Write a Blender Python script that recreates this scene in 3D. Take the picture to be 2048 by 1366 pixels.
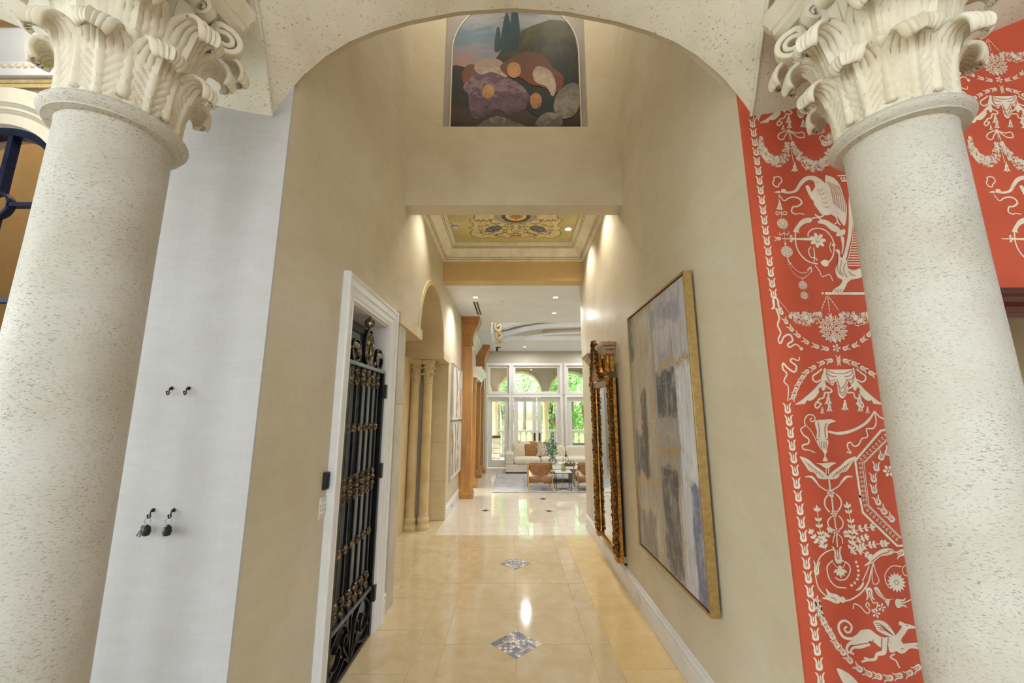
import bpy, bmesh, math, random
from mathutils import Vector, Matrix
from math import sin, cos, pi, radians, sqrt, atan2
random.seed(11)
for o in list(bpy.data.objects):
    bpy.data.objects.remove(o)
SC = bpy.context.scene
COL = SC.collection

# ------------------------------------------------------------------ camera
CAMZ, PITCH, FPX = 1.70, radians(10.41), 800.0
cam_d = bpy.data.cameras.new('camera'); cam = bpy.data.objects.new('camera', cam_d); COL.objects.link(cam)
cam_d.sensor_width = 36; cam_d.lens = FPX / 2048 * 36; cam_d.clip_start = .05; cam_d.clip_end = 400
cam.location = (0, 0, CAMZ); cam.rotation_euler = (pi / 2 + PITCH, 0, 0)
SC.camera = cam
SC.view_settings.view_transform = 'Standard'; SC.view_settings.look = 'None'
SC.view_settings.gamma = 1; SC.view_settings.use_curve_mapping = False
SC.view_settings.exposure = 0.46

# ------------------------------------------------------------------ world, sun, daylight at the foyer windows
W = bpy.data.worlds.new('world'); SC.world = W; W.use_nodes = True
wn = W.node_tree.nodes; wl = W.node_tree.links
for n in list(wn): wn.remove(n)
sky = wn.new('ShaderNodeTexSky'); sky.sky_type = 'NISHITA'; sky.sun_disc = False
sky.sun_elevation = radians(40); sky.sun_rotation = radians(-80); sky.dust_density = 2.5; sky.air_density = 1.3
bg = wn.new('ShaderNodeBackground'); bg.inputs['Strength'].default_value = .72
wo = wn.new('ShaderNodeOutputWorld')
wl.new(sky.outputs[0], bg.inputs[0]); wl.new(bg.outputs[0], wo.inputs[0])

def lamp(name, kind, loc, energy, color=(1, 1, 1), rot=(0, 0, 0), **kw):
    d = bpy.data.lights.new(name, kind); d.energy = energy; d.color = color
    for k, v in kw.items(): setattr(d, k, v)
    o = bpy.data.objects.new(name, d); COL.objects.link(o); o.location = loc; o.rotation_euler = rot
    return o
# sun comes in from the left, over the garden
lamp('sun', 'SUN', (-20, 12, 20), 7.5, (1, .95, .86), (radians(0), radians(-48), radians(-8)), angle=radians(.6))
# daylight entering the foyer through its three tall windows (behind the photographer)
DAY = (.95, .97, 1.0)
for i, (wx, ww) in enumerate(((-3.2, 1.6), (0, 2.4), (3.2, 1.6))):
    lamp('foyer_window_daylight', 'AREA', (wx, -4.82, 2.5), 30 * ww, DAY, (radians(90), 0, 0), shape='RECTANGLE', size=ww, size_y=3.6)

# and through the wide window in the foyer's left wall
lamp('foyer_side_daylight', 'AREA', (-6.42, -.9, 2.4), 135, (.70, .85, 1.0), (0, radians(-90), 0), shape='RECTANGLE', size=3.4, size_y=3.4)

# ------------------------------------------------------------------ pixel helper: a point of the 2048x1366 frame on a real plane
CP, SP = cos(PITCH), sin(PITCH)
def ray(u, v):
    x, y = (u - 1024) / FPX, (683 - v) / FPX
    return x, CP - y * SP, SP + y * CP
def onY(u, v, Y):
    a, b, c = ray(u, v); t = Y / b
    return Vector((a * t, Y, CAMZ + c * t))
def onX(u, v, X):
    a, b, c = ray(u, v); t = X / a
    return Vector((X, b * t, CAMZ + c * t))
def onZ(u, v, Z):
    a, b, c = ray(u, v); t = (Z - CAMZ) / c
    return Vector((a * t, b * t, Z))

# ------------------------------------------------------------------ materials
def lin(c):
    return tuple(((v / 255) / 12.92 if v / 255 <= .04045 else ((v / 255 + .055) / 1.055) ** 2.4) for v in c[:3]) + (1,)
M = {}
class NT:
    def __init__(s, name):
        s.m = bpy.data.materials.new(name); s.m.use_nodes = True
        s.t = s.m.node_tree; s.t.nodes.clear()
        s.out = s.t.nodes.new('ShaderNodeOutputMaterial')
        M[name] = s.m
    def n(s, typ, **kw):
        nd = s.t.nodes.new('ShaderNode' + typ)
        for k, v in kw.items():
            if k.startswith('_'): setattr(nd, k[1:], v)
            else:
                key = int(k[1:]) if k[0] == 'i' and k[1:].isdigit() else k
                s.set(nd.inputs[key], v)
        return nd
    def set(s, inp, v):
        if isinstance(v, bpy.types.NodeSocket): s.t.links.new(v, inp)
        elif isinstance(v, bpy.types.Node): s.t.links.new(v.outputs[0], inp)
        else: inp.default_value = v
    def pos(s, scale=(1, 1, 1), obj=False):
        src = s.n('TexCoord').outputs['Object'] if obj else s.n('NewGeometry').outputs['Position']
        return s.n('Mapping', Vector=src, Scale=scale).outputs[0]
    def noise(s, vec, scale, detail=4, rough=.55, dist=0):
        return s.n('TexNoise', Vector=vec, Scale=scale, Detail=detail, Roughness=rough, Distortion=dist).outputs['Fac']
    def ramp(s, fac, stops):
        r = s.n('ValToRGB', Fac=fac); e = r.color_ramp.elements
        while len(e) < len(stops): e.new(.5)
        for el, (p, c) in zip(e, stops):
            el.position = p; el.color = c if len(c) == 4 else lin(c)
        return r.outputs[0]
    def mix(s, fac, a, b, mode='MIX'):
        r = s.n('MixRGB', _blend_type=mode); s.set(r.inputs[0], fac); s.set(r.inputs[1], a); s.set(r.inputs[2], b)
        return r.outputs[0]
    def math(s, op, a, b=0., clamp=False):
        r = s.n('Math', _operation=op, _use_clamp=clamp); s.set(r.inputs[0], a); s.set(r.inputs[1], b)
        return r.outputs[0]
    def bump(s, h, strength=.3, dist=.01):
        return s.n('Bump', Height=h, Strength=strength, Distance=dist).outputs[0]
    def bsdf(s, color, rough=.5, metal=0., spec=.5, normal=None, **kw):
        b = s.n('BsdfPrincipled'); s.set(b.inputs['Base Color'], color); s.set(b.inputs['Roughness'], rough)
        s.set(b.inputs['Metallic'], metal); s.set(b.inputs['Specular IOR Level'], spec)
        if normal is not None: s.set(b.inputs['Normal'], normal)
        for k, v in kw.items(): s.set(b.inputs[k.replace('_', ' ')], v)
        s.t.links.new(b.outputs[0], s.out.inputs[0]); return b
BW0, BW1 = (0, 0, 0, 1), (1, 1, 1, 1)

def plain(name, c, rough=.5, metal=0., spec=.5, var=.06, scale=8., bump=.08, bs=60., obj=True, **kw):
    """painted / solid surface with a faint tonal drift and fine relief"""
    t = NT(name); p = t.pos(obj=obj)
    d = tuple(max(0, v * (1 - var)) for v in c); l = tuple(min(255, v * (1 + var)) for v in c)
    col = t.ramp(t.noise(p, scale), [(.3, d), (.7, l)])
    nm = t.bump(t.noise(p, bs, 2), bump, .004) if bump else None
    t.bsdf(col, rough, metal, spec, nm, **kw); return t.m

def plaster(name, base, dark, light, rough=.5, spec=.5, streak=1.0):
    """trowelled venetian plaster: soft clouds, trowel drags, slight polish"""
    t = NT(name); p = t.pos()
    cl = t.noise(p, 1.1, 5, .6, .6)
    tr = t.noise(t.pos((1.2, 1.2, 5.0)), 2.6, 6, .65, 1.2)
    fine = t.noise(t.pos((9, 9, 2.2)), 6, 4, .6, .5)
    c = t.ramp(cl, [(.3, dark), (.52, base), (.75, light)])
    c = t.mix(.20 * streak, c, t.ramp(tr, [(.38, dark), (.62, light)]))
    c = t.mix(.10 * streak, c, t.ramp(fine, [(.35, dark), (.65, light)]))
    h = t.math('ADD', t.math('MULTIPLY', tr, .7), t.math('MULTIPLY', fine, .25))
    rg = t.ramp(t.noise(p, 3.2, 4), [(.35, (rough - .1,) * 3 + (1,)), (.65, (rough + .1,) * 3 + (1,))])
    t.bsdf(c, rg, 0, spec, t.bump(h, .12 * streak, .02)); return t.m

def stone(name, base, dark, light, pit, dash=(26, 26, 95), thr=.64, rough=.6, amt=.75, spec=.35):
    """travertine: cream body with short dark dashes and pits"""
    t = NT(name); p = t.pos()
    c = t.ramp(t.noise(p, 3.5, 5, .6), [(.3, dark), (.5, base), (.72, light)])
    dn = t.noise(t.pos(dash), 1.0, 3, .6, .4)
    cl = t.ramp(t.noise(p, 5, 3), [(.35, (.35,) * 3 + (1,)), (.6, BW1)])
    pm = t.ramp(dn, [(thr, BW0), (thr + .035, BW1)])
    f = t.math('MULTIPLY', t.math('MULTIPLY', pm, cl), amt)
    c = t.mix(f, c, lin(pit))
    h = t.math('SUBTRACT', t.math('MULTIPLY', t.noise(p, 45, 3), .3), t.math('MULTIPLY', pm, .8))
    t.bsdf(c, rough, 0, spec, t.bump(h, .35, .006)); return t.m

plaster('plaster_tan', (213, 202, 176), (202, 188, 158), (221, 212, 192), .46, .28)
plaster('plaster_white', (199, 195, 193), (191, 186, 183), (206, 203, 202), .6, .3, 1.7)
plaster('plaster_cream', (226, 211, 168), (219, 201, 154), (231, 219, 182), .6, .3, .5)
plaster('plaster_living', (200, 195, 178), (193, 187, 168), (206, 202, 188), .6, .3, .4)
plaster('plaster_header', (214, 182, 124), (203, 169, 110), (222, 192, 138), .55, .4, .6)
plaster('plaster_ochre', (188, 158, 104), (176, 145, 92), (198, 170, 118), .55, .3, .6)
plaster('stucco_outside', (168, 160, 150), (160, 152, 142), (176, 168, 158), .8, .2, .5)
stone('travertine', (203, 197, 184), (193, 185, 169), (212, 207, 198), (126, 112, 90), dash=(105, 105, 330), thr=.585, amt=.7)
stone('vault_stone', (226, 217, 197), (215, 203, 178), (233, 226, 210), (140, 115, 82), dash=(62, 62, 120), thr=.625, rough=.75, amt=.7)
stone('carved_stone', (230, 220, 198), (214, 201, 172), (236, 229, 212), (150, 130, 100), dash=(40, 40, 60), thr=.69, rough=.65, amt=.5)
stone('limestone_wall', (212, 192, 150), (203, 181, 138), (220, 203, 166), (180, 150, 104), dash=(30, 30, 60), thr=.70, rough=.45, amt=.4)
stone('limestone_column', (206, 183, 136), (192, 168, 120), (216, 197, 154), (165, 138, 92), dash=(40, 40, 90), thr=.68, rough=.5, amt=.4)

def tile_mat(name, a, b, c, rough):
    t = NT(name); p = t.pos()
    rnd = t.n('ObjectInfo').outputs['Random']
    off = t.n('VectorMath', _operation='ADD'); t.set(off.inputs[0], p)
    comb = t.n('CombineXYZ', X=t.math('MULTIPLY', rnd, 37.), Y=t.math('MULTIPLY', rnd, 11.)); t.set(off.inputs[1], comb)
    q = off.outputs[0]
    n1 = t.noise(q, 4.5, 6, .65, .8); n2 = t.noise(q, 28, 4, .6)
    col = t.ramp(n1, [(.3, a), (.5, b), (.72, c)])
    col = t.mix(t.math('MULTIPLY', t.ramp(n2, [(.6, BW0), (.72, BW1)]), .16), col, lin((176, 146, 100)))
    col = t.mix(.16, col, t.ramp(rnd, [(0, a), (1, c)]))
    rg = t.ramp(n1, [(.3, (rough * .8,) * 3 + (1,)), (.7, (rough * 1.25,) * 3 + (1,))])
    t.bsdf(col, rg, 0, .75, t.bump(t.noise(q, 1.8, 2), .03, .02)); return t.m
tile_mat('limestone_tile', (196, 172, 130), (204, 183, 146), (212, 196, 166), .085)
tile_mat('limestone_tile_gold', (208, 178, 122), (215, 187, 135), (222, 198, 150), .11)
tile_mat('limestone_tile_pale', (214, 202, 184), (222, 211, 194), (229, 220, 205), .055)  # paler than the corridor tile to stand in for window reflections
plain('grout', (212, 188, 146), .8, 0, .2)
plain('white_paint', (232, 230, 228), .35, 0, .5, .02, 5, .03)
plain('white_ceiling', (231, 233, 237), .7, 0, .3, .015, 3, .02, 30, False)
plain('sanded_cream', (232, 218, 190), .5, 0, .4, .05, 6, .05)
plain('crown_cream', (252, 243, 222), .5, 0, .4, .05, 7, .05)
plain('glaze_brown', (172, 140, 98), .6, 0, .3, .12, 14)
plain('olive_paint', (218, 208, 146), .6, 0, .3, .07, 2.5, .05, 40, False)
plain('grey_panel', (166, 158, 150), .6, 0, .3, .04, 2, .04, 40)
plain('red_wallpaper', (206, 92, 66), .62, 0, .25, .045, 2.2, .05, 300, False)
plain('cream_print', (240, 229, 206), .65, 0, .2, .03, 20, .0, 60, False)
plain('red_line', (186, 84, 60), .65, 0, .2, .04, 20, .0, 60, False)
plain('black_iron', (30, 30, 32), .38, .75, .5, .2, 30, .3, 180)
plain('steel_iron', (104, 108, 114), .35, .85, .5, .1, 20, .2, 150)
plain('blue_black_iron', (34, 42, 74), .3, .5, .5, .15, 20, .2, 120)
plain('black_plastic', (28, 28, 28), .4)
plain('white_plastic', (222, 214, 198), .4, 0, .5, .02)
plain('chrome', (200, 200, 204), .18, 1., .5, .03)
plain('bronze_dark', (66, 54, 40), .35, .8, .5, .2, 40)
plain('cream_fabric', (232, 224, 206), .9, 0, .2, .03, 9, .3, 420)
plain('cream_pillow', (221, 211, 188), .9, 0, .2, .05, 14, .4, 380)
plain('tan_pillow', (162, 118, 76), .9, 0, .2, .12, 14, .4, 380)
plain('leather', (140, 96, 56), .48, 0, .5, .12, 9, .25, 260)
plain('leather_light', (226, 206, 180), .5, 0, .4, .06, 9, .2, 260)
plain('brass_satin', (176, 138, 78), .32, .9, .5, .08, 20)
plain('marble_white', (238, 236, 232), .18, 0, .5, .04, 6)
plain('stone_grey', (190, 182, 170), .5, 0, .4, .06, 6)
plain('ceramic_olive', (140, 134, 84), .4, 0, .5, .15, 20)
plain('leaf_green', (96, 140, 106), .6, 0, .3, .3, 30)
plain('flower_white', (240, 240, 235), .7, 0, .2, .03)
plain('grass', (142, 178, 84), .95, 0, .1, .2, 1.2, .5, 40, False)
plain('water', (110, 168, 190), .08, 0, .5, .1, .6, .3, 4, False)
plain('paving', (214, 202, 182), .7, 0, .3, .05, 3, .1, 20, False)
plain('hot_lens', (255, 250, 240), .4)
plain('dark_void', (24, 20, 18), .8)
plain('rug_edge', (150, 150, 152), .9)

def wood_mat(name, a, b, c, rough=.35, axis=2):
    t = NT(name); s = [30, 30, 30]; s[axis] = 1.6
    p = t.pos(tuple(s)); n1 = t.noise(p, 1.0, 5, .6, .7); n2 = t.noise(t.pos(), 2.0, 2)
    col = t.ramp(n1, [(.3, a), (.52, b), (.75, c)])
    col = t.mix(.25, col, t.ramp(n2, [(.35, a), (.65, c)]))
    t.bsdf(col, rough, 0, .5, t.bump(n1, .06, .004)); return t.m
wood_mat('pilaster_wood', (150, 98, 44), (178, 124, 60), (198, 148, 82), .32)
wood_mat('mahogany', (66, 28, 20), (96, 46, 34), (122, 66, 50), .3, 0)
wood_mat('walnut_shelf', (74, 46, 26), (108, 70, 40), (136, 94, 58), .4, 1)

def gilt_mat(name, a, b, c, rough=.3):
    t = NT(name); p = t.pos(obj=False)
    n = t.noise(p, 38, 5, .7); col = t.ramp(n, [(.3, a), (.5, b), (.72, c)])
    t.bsdf(col, rough, .85, .5, t.bump(t.noise(p, 130, 3), .35, .004)); return t.m
gilt_mat('gilt', (96, 58, 20), (178, 122, 50), (222, 178, 100), .34)
gilt_mat('gilt_dark', (40, 26, 14), (98, 68, 32), (176, 138, 76), .4)
gilt_mat('gilt_frame', (172, 142, 90), (186, 156, 102), (200, 172, 118), .36)
gilt_mat('brass_cast', (36, 30, 24), (112, 98, 76), (214, 202, 178), .28)
gilt_mat('silver_gilt', (120, 98, 74), (176, 150, 124), (214, 196, 178), .35)

def glass_mat(name, tint=(1, 1, 1, 1), refl=1.0, ior=1.45, base=0.):
    t = NT(name)
    tr = t.n('BsdfTransparent', Color=tint); gl = t.n('BsdfGlossy', Roughness=.015)
    fr = t.n('Fresnel', IOR=ior)
    mx = t.n('MixShader', Fac=t.math('ADD', t.math('MULTIPLY', fr.outputs[0], refl, True), base, True)); t.set(mx.inputs[1], tr); t.set(mx.inputs[2], gl)
    t.t.links.new(mx.outputs[0], t.out.inputs[0]); return t.m
glass_mat('window_glass', (.96, .98, .97, 1), .6)
glass_mat('dark_glass', (.6, .62, .65, 1), 1.4, 1.8, .22)
glass_mat('vase_glass', (.97, .98, .98, 1), .8)
t = NT('mirror_glass'); t.bsdf(lin((236, 238, 238)), .015, 1., .5)
def emit_mat(name, c, s):
    t = NT(name); e = t.n('Emission', Color=c, Strength=s); t.t.links.new(e.outputs[0], t.out.inputs[0])
emit_mat('lamp_lens', (1, .93, .80, 1), 9.0)
emit_mat('lamp_lens_cool', (1, .97, .93, 1), 9.0)

# ------------------------------------------------------------------ mesh collector
WL = {}          # world origin of each object
class MB:
    def __init__(s): s.v = []; s.f = []
    def vs(s, pts):
        i = len(s.v); s.v.extend([tuple(p) for p in pts]); return i
    def face(s, pts):
        i = s.vs(pts); s.f.append(tuple(range(i, i + len(pts)))); return s
    def box(s, x0, x1, y0, y1, z0, z1):
        x0, x1 = sorted((x0, x1)); y0, y1 = sorted((y0, y1)); z0, z1 = sorted((z0, z1))
        i = s.vs([(x0, y0, z0), (x1, y0, z0), (x1, y1, z0), (x0, y1, z0), (x0, y0, z1), (x1, y0, z1), (x1, y1, z1), (x0, y1, z1)])
        for q in ((0, 3, 2, 1), (4, 5, 6, 7), (0, 1, 5, 4), (1, 2, 6, 5), (2, 3, 7, 6), (3, 0, 4, 7)):
            s.f.append(tuple(i + k for k in q))
        return s
    def obox(s, c, ax, ay, az, hx, hy, hz):
        c, ax, ay, az = Vector(c), Vector(ax), Vector(ay), Vector(az)
        P = [c + ax * (sx * hx) + ay * (sy * hy) + az * (sz * hz) for sz in (-1, 1) for sx, sy in ((-1, -1), (1, -1), (1, 1), (-1, 1))]
        i = s.vs(P)
        for q in ((0, 3, 2, 1), (4, 5, 6, 7), (0, 1, 5, 4), (1, 2, 6, 5), (2, 3, 7, 6), (3, 0, 4, 7)):
            s.f.append(tuple(i + k for k in q))
        return s
    def prism(s, poly, fn, a, b):
        """poly: 2-D outline; fn(p, q, d) -> 3-D; extruded from d=a to d=b"""
        n = len(poly)
        i = s.vs([fn(p, q, a) for p, q in poly] + [fn(p, q, b) for p, q in poly])
        s.f.append(tuple(i + k for k in reversed(range(n)))); s.f.append(tuple(i + n + k for k in range(n)))
        for k in range(n):
            s.f.append((i + k, i + (k + 1) % n, i + n + (k + 1) % n, i + n + k))
        return s
    def grid(s, rows, closed_u=False, closed_v=False):
        m, n = len(rows), len(rows[0]); i = s.vs([p for r in rows for p in r])
        for a in range(m if closed_v else m - 1):
            for b in range(n if closed_u else n - 1):
                a2, b2 = (a + 1) % m, (b + 1) % n
                s.f.append((i + a * n + b, i + a * n + b2, i + a2 * n + b2, i + a2 * n + b))
        return s
    def lathe(s, prof, c=(0, 0, 0), n=32, axis=None, caps=True):
        c = Vector(c)
        if axis is None: A, B, D = Vector((1, 0, 0)), Vector((0, 1, 0)), Vector((0, 0, 1))
        else:
            D = Vector(axis).normalized(); A = D.orthogonal().normalized(); B = D.cross(A)
        rows = [[c + D * z + (A * cos(2 * pi * k / n) + B * sin(2 * pi * k / n)) * r for k in range(n)] for r, z in prof]
        b0 = len(s.v); s.grid(rows, closed_u=True)
        if caps:
            s.f.append(tuple(b0 + k for k in reversed(range(n))))
            e = b0 + (len(prof) - 1) * n; s.f.append(tuple(e + k for k in range(n)))
        return s
    def tube(s, path, r, n=8, closed=False, flat=None):
        """r: radius or list; flat=(a,b): rectangular-ish strap of half-width a (normal dir N) and b"""
        path = [Vector(p) for p in path]; m = len(path)
        rr = r if isinstance(r, (list, tuple)) else [r] * m
        T = []
        for k in range(m):
            a = path[(k - 1) % m] if (closed or k > 0) else path[k]
            b = path[(k + 1) % m] if (closed or k < m - 1) else path[k]
            d = (b - a); T.append(d.normalized() if d.length > 1e-9 else Vector((0, 0, 1)))
        N = T[0].orthogonal().normalized(); rows = []
        for k in range(m):
            N = (N - T[k] * N.dot(T[k]))
            N = N.normalized() if N.length > 1e-6 else T[k].orthogonal().normalized()
            B = T[k].cross(N)
            rows.append([path[k] + (N * cos(2 * pi * j / n) + B * sin(2 * pi * j / n)) * rr[k] for j in range(n)])
        b0 = len(s.v); s.grid(rows, closed_u=True, closed_v=closed)
        if not closed:
            s.f.append(tuple(b0 + j for j in reversed(range(n)))); e = b0 + (m - 1) * n; s.f.append(tuple(e + j for j in range(n)))
        return s
    def strap(s, path, N, w, t, closed=False):
        """flat bar of width w along unit N and thickness t in the plane"""
        path = [Vector(p) for p in path]; N = Vector(N); m = len(path); rows = []
        tt = t if isinstance(t, (list, tuple)) else [t] * m
        for k in range(m):
            a = path[k - 1] if (closed or k > 0) else path[k]
            b = path[(k + 1) % m] if (closed or k < m - 1) else path[k]
            d = (b - a).normalized(); S = N.cross(d); h = tt[k] / 2
            rows.append([path[k] + N * w / 2 + S * h, path[k] - N * w / 2 + S * h, path[k] - N * w / 2 - S * h, path[k] + N * w / 2 - S * h])
        b0 = len(s.v); s.grid(rows, closed_u=True, closed_v=closed)
        if not closed:
            s.f.append((b0, b0 + 1, b0 + 2, b0 + 3)); e = b0 + (m - 1) * 4; s.f.append((e + 3, e + 2, e + 1, e))
        return s
    def sweep(s, path, prof, up, closed=False):
        """moulding: prof points (side, height); side = up x tangent, mitred"""
        path = [Vector(p) for p in path]; up = Vector(up).normalized(); m = len(path); rows = []
        for k in range(m):
            d1 = (path[k] - path[k - 1]).normalized() if (closed or k > 0) else None
            d2 = (path[(k + 1) % m] - path[k]).normalized() if (closed or k < m - 1) else None
            d1 = d1 or d2; d2 = d2 or d1
            s1, s2 = up.cross(d1), up.cross(d2); mid = (s1 + s2).normalized(); f = 1 / max(.2, mid.dot(s1))
            rows.append([path[k] + mid * (a * f) + up * h for a, h in prof])
        b0 = len(s.v); n = len(prof); s.grid(rows, closed_u=True, closed_v=closed)
        if not closed:
            s.f.append(tuple(b0 + j for j in range(n))); e = b0 + (m - 1) * n; s.f.append(tuple(e + j for j in reversed(range(n))))
        return s
    def ball(s, c, r, n=10, m=7, sq=(1, 1, 1)):
        c = Vector(c)
        rows = [[c + Vector((cos(2 * pi * k / n) * sin(pi * (j + .0) / m) * r * sq[0], sin(2 * pi * k / n) * sin(pi * j / m) * r * sq[1], -cos(pi * j / m) * r * sq[2])) for k in range(n)] for j in range(1, m)]
        b0 = len(s.v); s.grid(rows, closed_u=True)
        i = s.vs([c + Vector((0, 0, -r * sq[2])), c + Vector((0, 0, r * sq[2]))])
        e = b0 + (m - 2) * n
        for k in range(n):
            s.f.append((i, b0 + (k + 1) % n, b0 + k)); s.f.append((i + 1, e + k, e + (k + 1) % n))
        return s
    def build(s, name, mat, parent=None, smooth=None, bevel=0, seg=2, label=None, cat=None, group=None, kind=None, recalc=True, origin=None):
        xs = list(zip(*s.v))
        o3 = Vector(origin) if origin is not None else Vector(((min(xs[0]) + max(xs[0])) / 2, (min(xs[1]) + max(xs[1])) / 2, min(xs[2])))
        me = bpy.data.meshes.new(name)
        me.from_pydata([(a - o3.x, b - o3.y, c - o3.z) for a, b, c in s.v], [], s.f)
        if recalc:
            bm = bmesh.new(); bm.from_mesh(me); bmesh.ops.recalc_face_normals(bm, faces=bm.faces); bm.to_mesh(me); bm.free()
        ob = bpy.data.objects.new(name, me); COL.objects.link(ob)
        me.materials.append(M[mat] if isinstance(mat, str) else mat)
        if smooth:
            me.polygons.foreach_set('use_smooth', [True] * len(me.polygons)); me.set_sharp_from_angle(angle=radians(smooth))
        place(ob, o3, parent)
        if bevel:
            b = ob.modifiers.new('bevel', 'BEVEL'); b.width = bevel; b.segments = seg; b.limit_method = 'ANGLE'; b.angle_limit = radians(40)
            if not smooth:
                me.polygons.foreach_set('use_smooth', [True] * len(me.polygons)); me.set_sharp_from_angle(angle=radians(40))
            b.harden_normals = False
        tag(ob, label, cat, group, kind)
        return ob
def place(ob, w, parent=None):
    WL[ob] = Vector(w)
    if parent is not None:
        ob.parent = parent; ob.location = Vector(w) - WL[parent]
    else: ob.location = w
def tag(o, label=None, cat=None, group=None, kind=None):
    if label: o['label'] = label
    if cat: o['category'] = cat
    if group: o['group'] = group
    if kind: o['kind'] = kind
    return o
def thing(name, loc, label=None, cat=None, group=None, kind=None, parent=None):
    o = bpy.data.objects.new(name, None); COL.objects.link(o); o.empty_display_size = .1
    place(o, loc, parent); return tag(o, label, cat, group, kind)
def copy_tree(o, w, parent=None, label=None, group=None, mirror_x=False):
    """copy of a thing with its parts, base moved to w"""
    c = o.copy(); COL.objects.link(c); c.parent = None; place(c, w, parent)
    if label: c['label'] = label
    if group: c['group'] = group
    for ch in list(o.children):
        copy_tree(ch, Vector(w) + (WL[ch] - WL[o]), c)
    return c
def catmull(pts, k=6, closed=False):
    P = [Vector(p) for p in pts]; n = len(P); out = []
    for i in range(n if closed else n - 1):
        p0 = P[(i - 1) % n] if (closed or i > 0) else P[i]; p1 = P[i]; p2 = P[(i + 1) % n]
        p3 = P[(i + 2) % n] if (closed or i < n - 2) else P[i + 1]
        for j in range(k):
            t = j / k
            out.append(.5 * ((2 * p1) + (p2 - p0) * t + (2 * p0 - 5 * p1 + 4 * p2 - p3) * t * t + (3 * p1 - p0 - 3 * p2 + p3) * t ** 3))
    if not closed: out.append(P[-1])
    return out
def YZ(X0=0): return lambda p, q, d: (d, p, q)      # outline (y,z), depth x
def XZ(): return lambda p, q, d: (p, d, q)          # outline (x,z), depth y
def XY(): return lambda p, q, d: (p, q, d)          # outline (x,y), depth z
# ================================================================== STRUCTURE
LX, RX, WY = -1.117, 1.154, 1.78
HT = 7.0
BY, BZ, HY0, HY1, CZ, FY = 3.85, 3.855, 6.2, 6.45, 3.84, 13.5
ST = dict(kind='structure')

# ---- floor: slab with limestone tiles as pieces
fl = MB().box(-8, 8, -5.2, 13.6, -.12, -.004).build('floor', 'grout', label='honey coloured limestone floor with pale joints', **ST)
def tiles(xs, ys, mat, gap=.0016, skip=None):
    cache = {}
    for a in range(len(xs) - 1):
        for b in range(len(ys) - 1):
            w, d = round(xs[a + 1] - xs[a], 4), round(ys[b + 1] - ys[b], 4)
            c = Vector(((xs[a] + xs[a + 1]) / 2, (ys[b] + ys[b + 1]) / 2, -.03))
            if skip and skip(c): continue
            k = (w, d)
            mt = mat(a, b) if callable(mat) else mat
            if (k, mt) in cache:
                o = cache[(k, mt)].copy(); COL.objects.link(o); o.parent = None; place(o, c, fl)
            else:
                o = MB().box(c.x - w / 2 + gap, c.x + w / 2 - gap, c.y - d / 2 + gap, c.y + d / 2 - gap, -.03, 0).build('tile', mt, fl, bevel=.0012, seg=1)
                cache[(k, mt)] = o
RY = [3.38 + .555 * k for k in range(-4, 6)]
tiles([-.70, -.51, .03, .57, .74], RY, 'limestone_tile')
tiles([LX - .0, -.70], [y + .2 for y in RY[:-1]] + [RY[-1]], lambda a, b: 'limestone_tile')
tiles([.74, RX], [RY[0] + 1.11 * k - .3 for k in range(0, 5)] + [RY[-1]], 'limestone_tile_gold')
tiles([LX, -.45, .24, .9, RX], [RY[-1], 6.36, 6.60], 'limestone_tile_pale')
tiles([-8, -4, LX], [RY[0], 2.3, 3.76], 'limestone_tile'); tiles([LX - 1.6, LX - .8, LX], [3.76, 4.45, 5.2, 5.95, 7.0], 'limestone_tile')
tiles([RX, 3, 8], [RY[0], 3.0, 6.6], 'limestone_tile'); tiles([-8, -4, 0, 4, 8], [-5, -3, -1, RY[0]], 'limestone_tile')
LVX = [LX + .62 * k for k in range(0, 10)]
tiles(LVX, [6.60 + .62 * k for k in range(12)], 'limestone_tile_pale')
# small accent squares set in the living room floor
for (u, v) in ((1086, 998), (971, 1021), (1098, 1022)):
    p = onZ(u, v, 0)
    MB().obox((p.x, p.y, .001), (.707, .707, 0), (-.707, .707, 0), (0, 0, 1), .05, .05, .0012).build('accent_tile', 'bronze_dark', fl)
# mosaic diamonds
MOS = [plain('mosaic_%d' % i, c, .25, 0, .5, .12, 40) for i, c in enumerate([(132, 132, 142), (188, 176, 174), (224, 216, 206), (164, 154, 152), (116, 122, 136), (208, 196, 182)])]
for cy in (3.38, 5.045):
    N = 10; s = .275 / N; proto = {}
    MB().obox((.03, cy, -.0002), (.707, .707, 0), (-.707, .707, 0), (0, 0, 1), .141, .141, .0012).build('mosaic_bed', 'grout', fl)
    for i in range(N):
        for j in range(N):
            a, b = (i - N / 2 + .5) * s, (j - N / 2 + .5) * s
            c = Vector((.03 + (a - b) * .7071, cy + (a + b) * .7071, 0))
            m = random.choice([0, 1, 2, 3, 4, 5, 2, 0])
            if m in proto:
                o = proto[m].copy(); COL.objects.link(o); o.parent = None; place(o, c, fl)
            else:
                proto[m] = MB().obox((c.x, c.y, .002), (.707, .707, 0), (-.707, .707, 0), (0, 0, 1), s * .44, s * .44, .002).build('mosaic_piece', MOS[m], fl)

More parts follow.
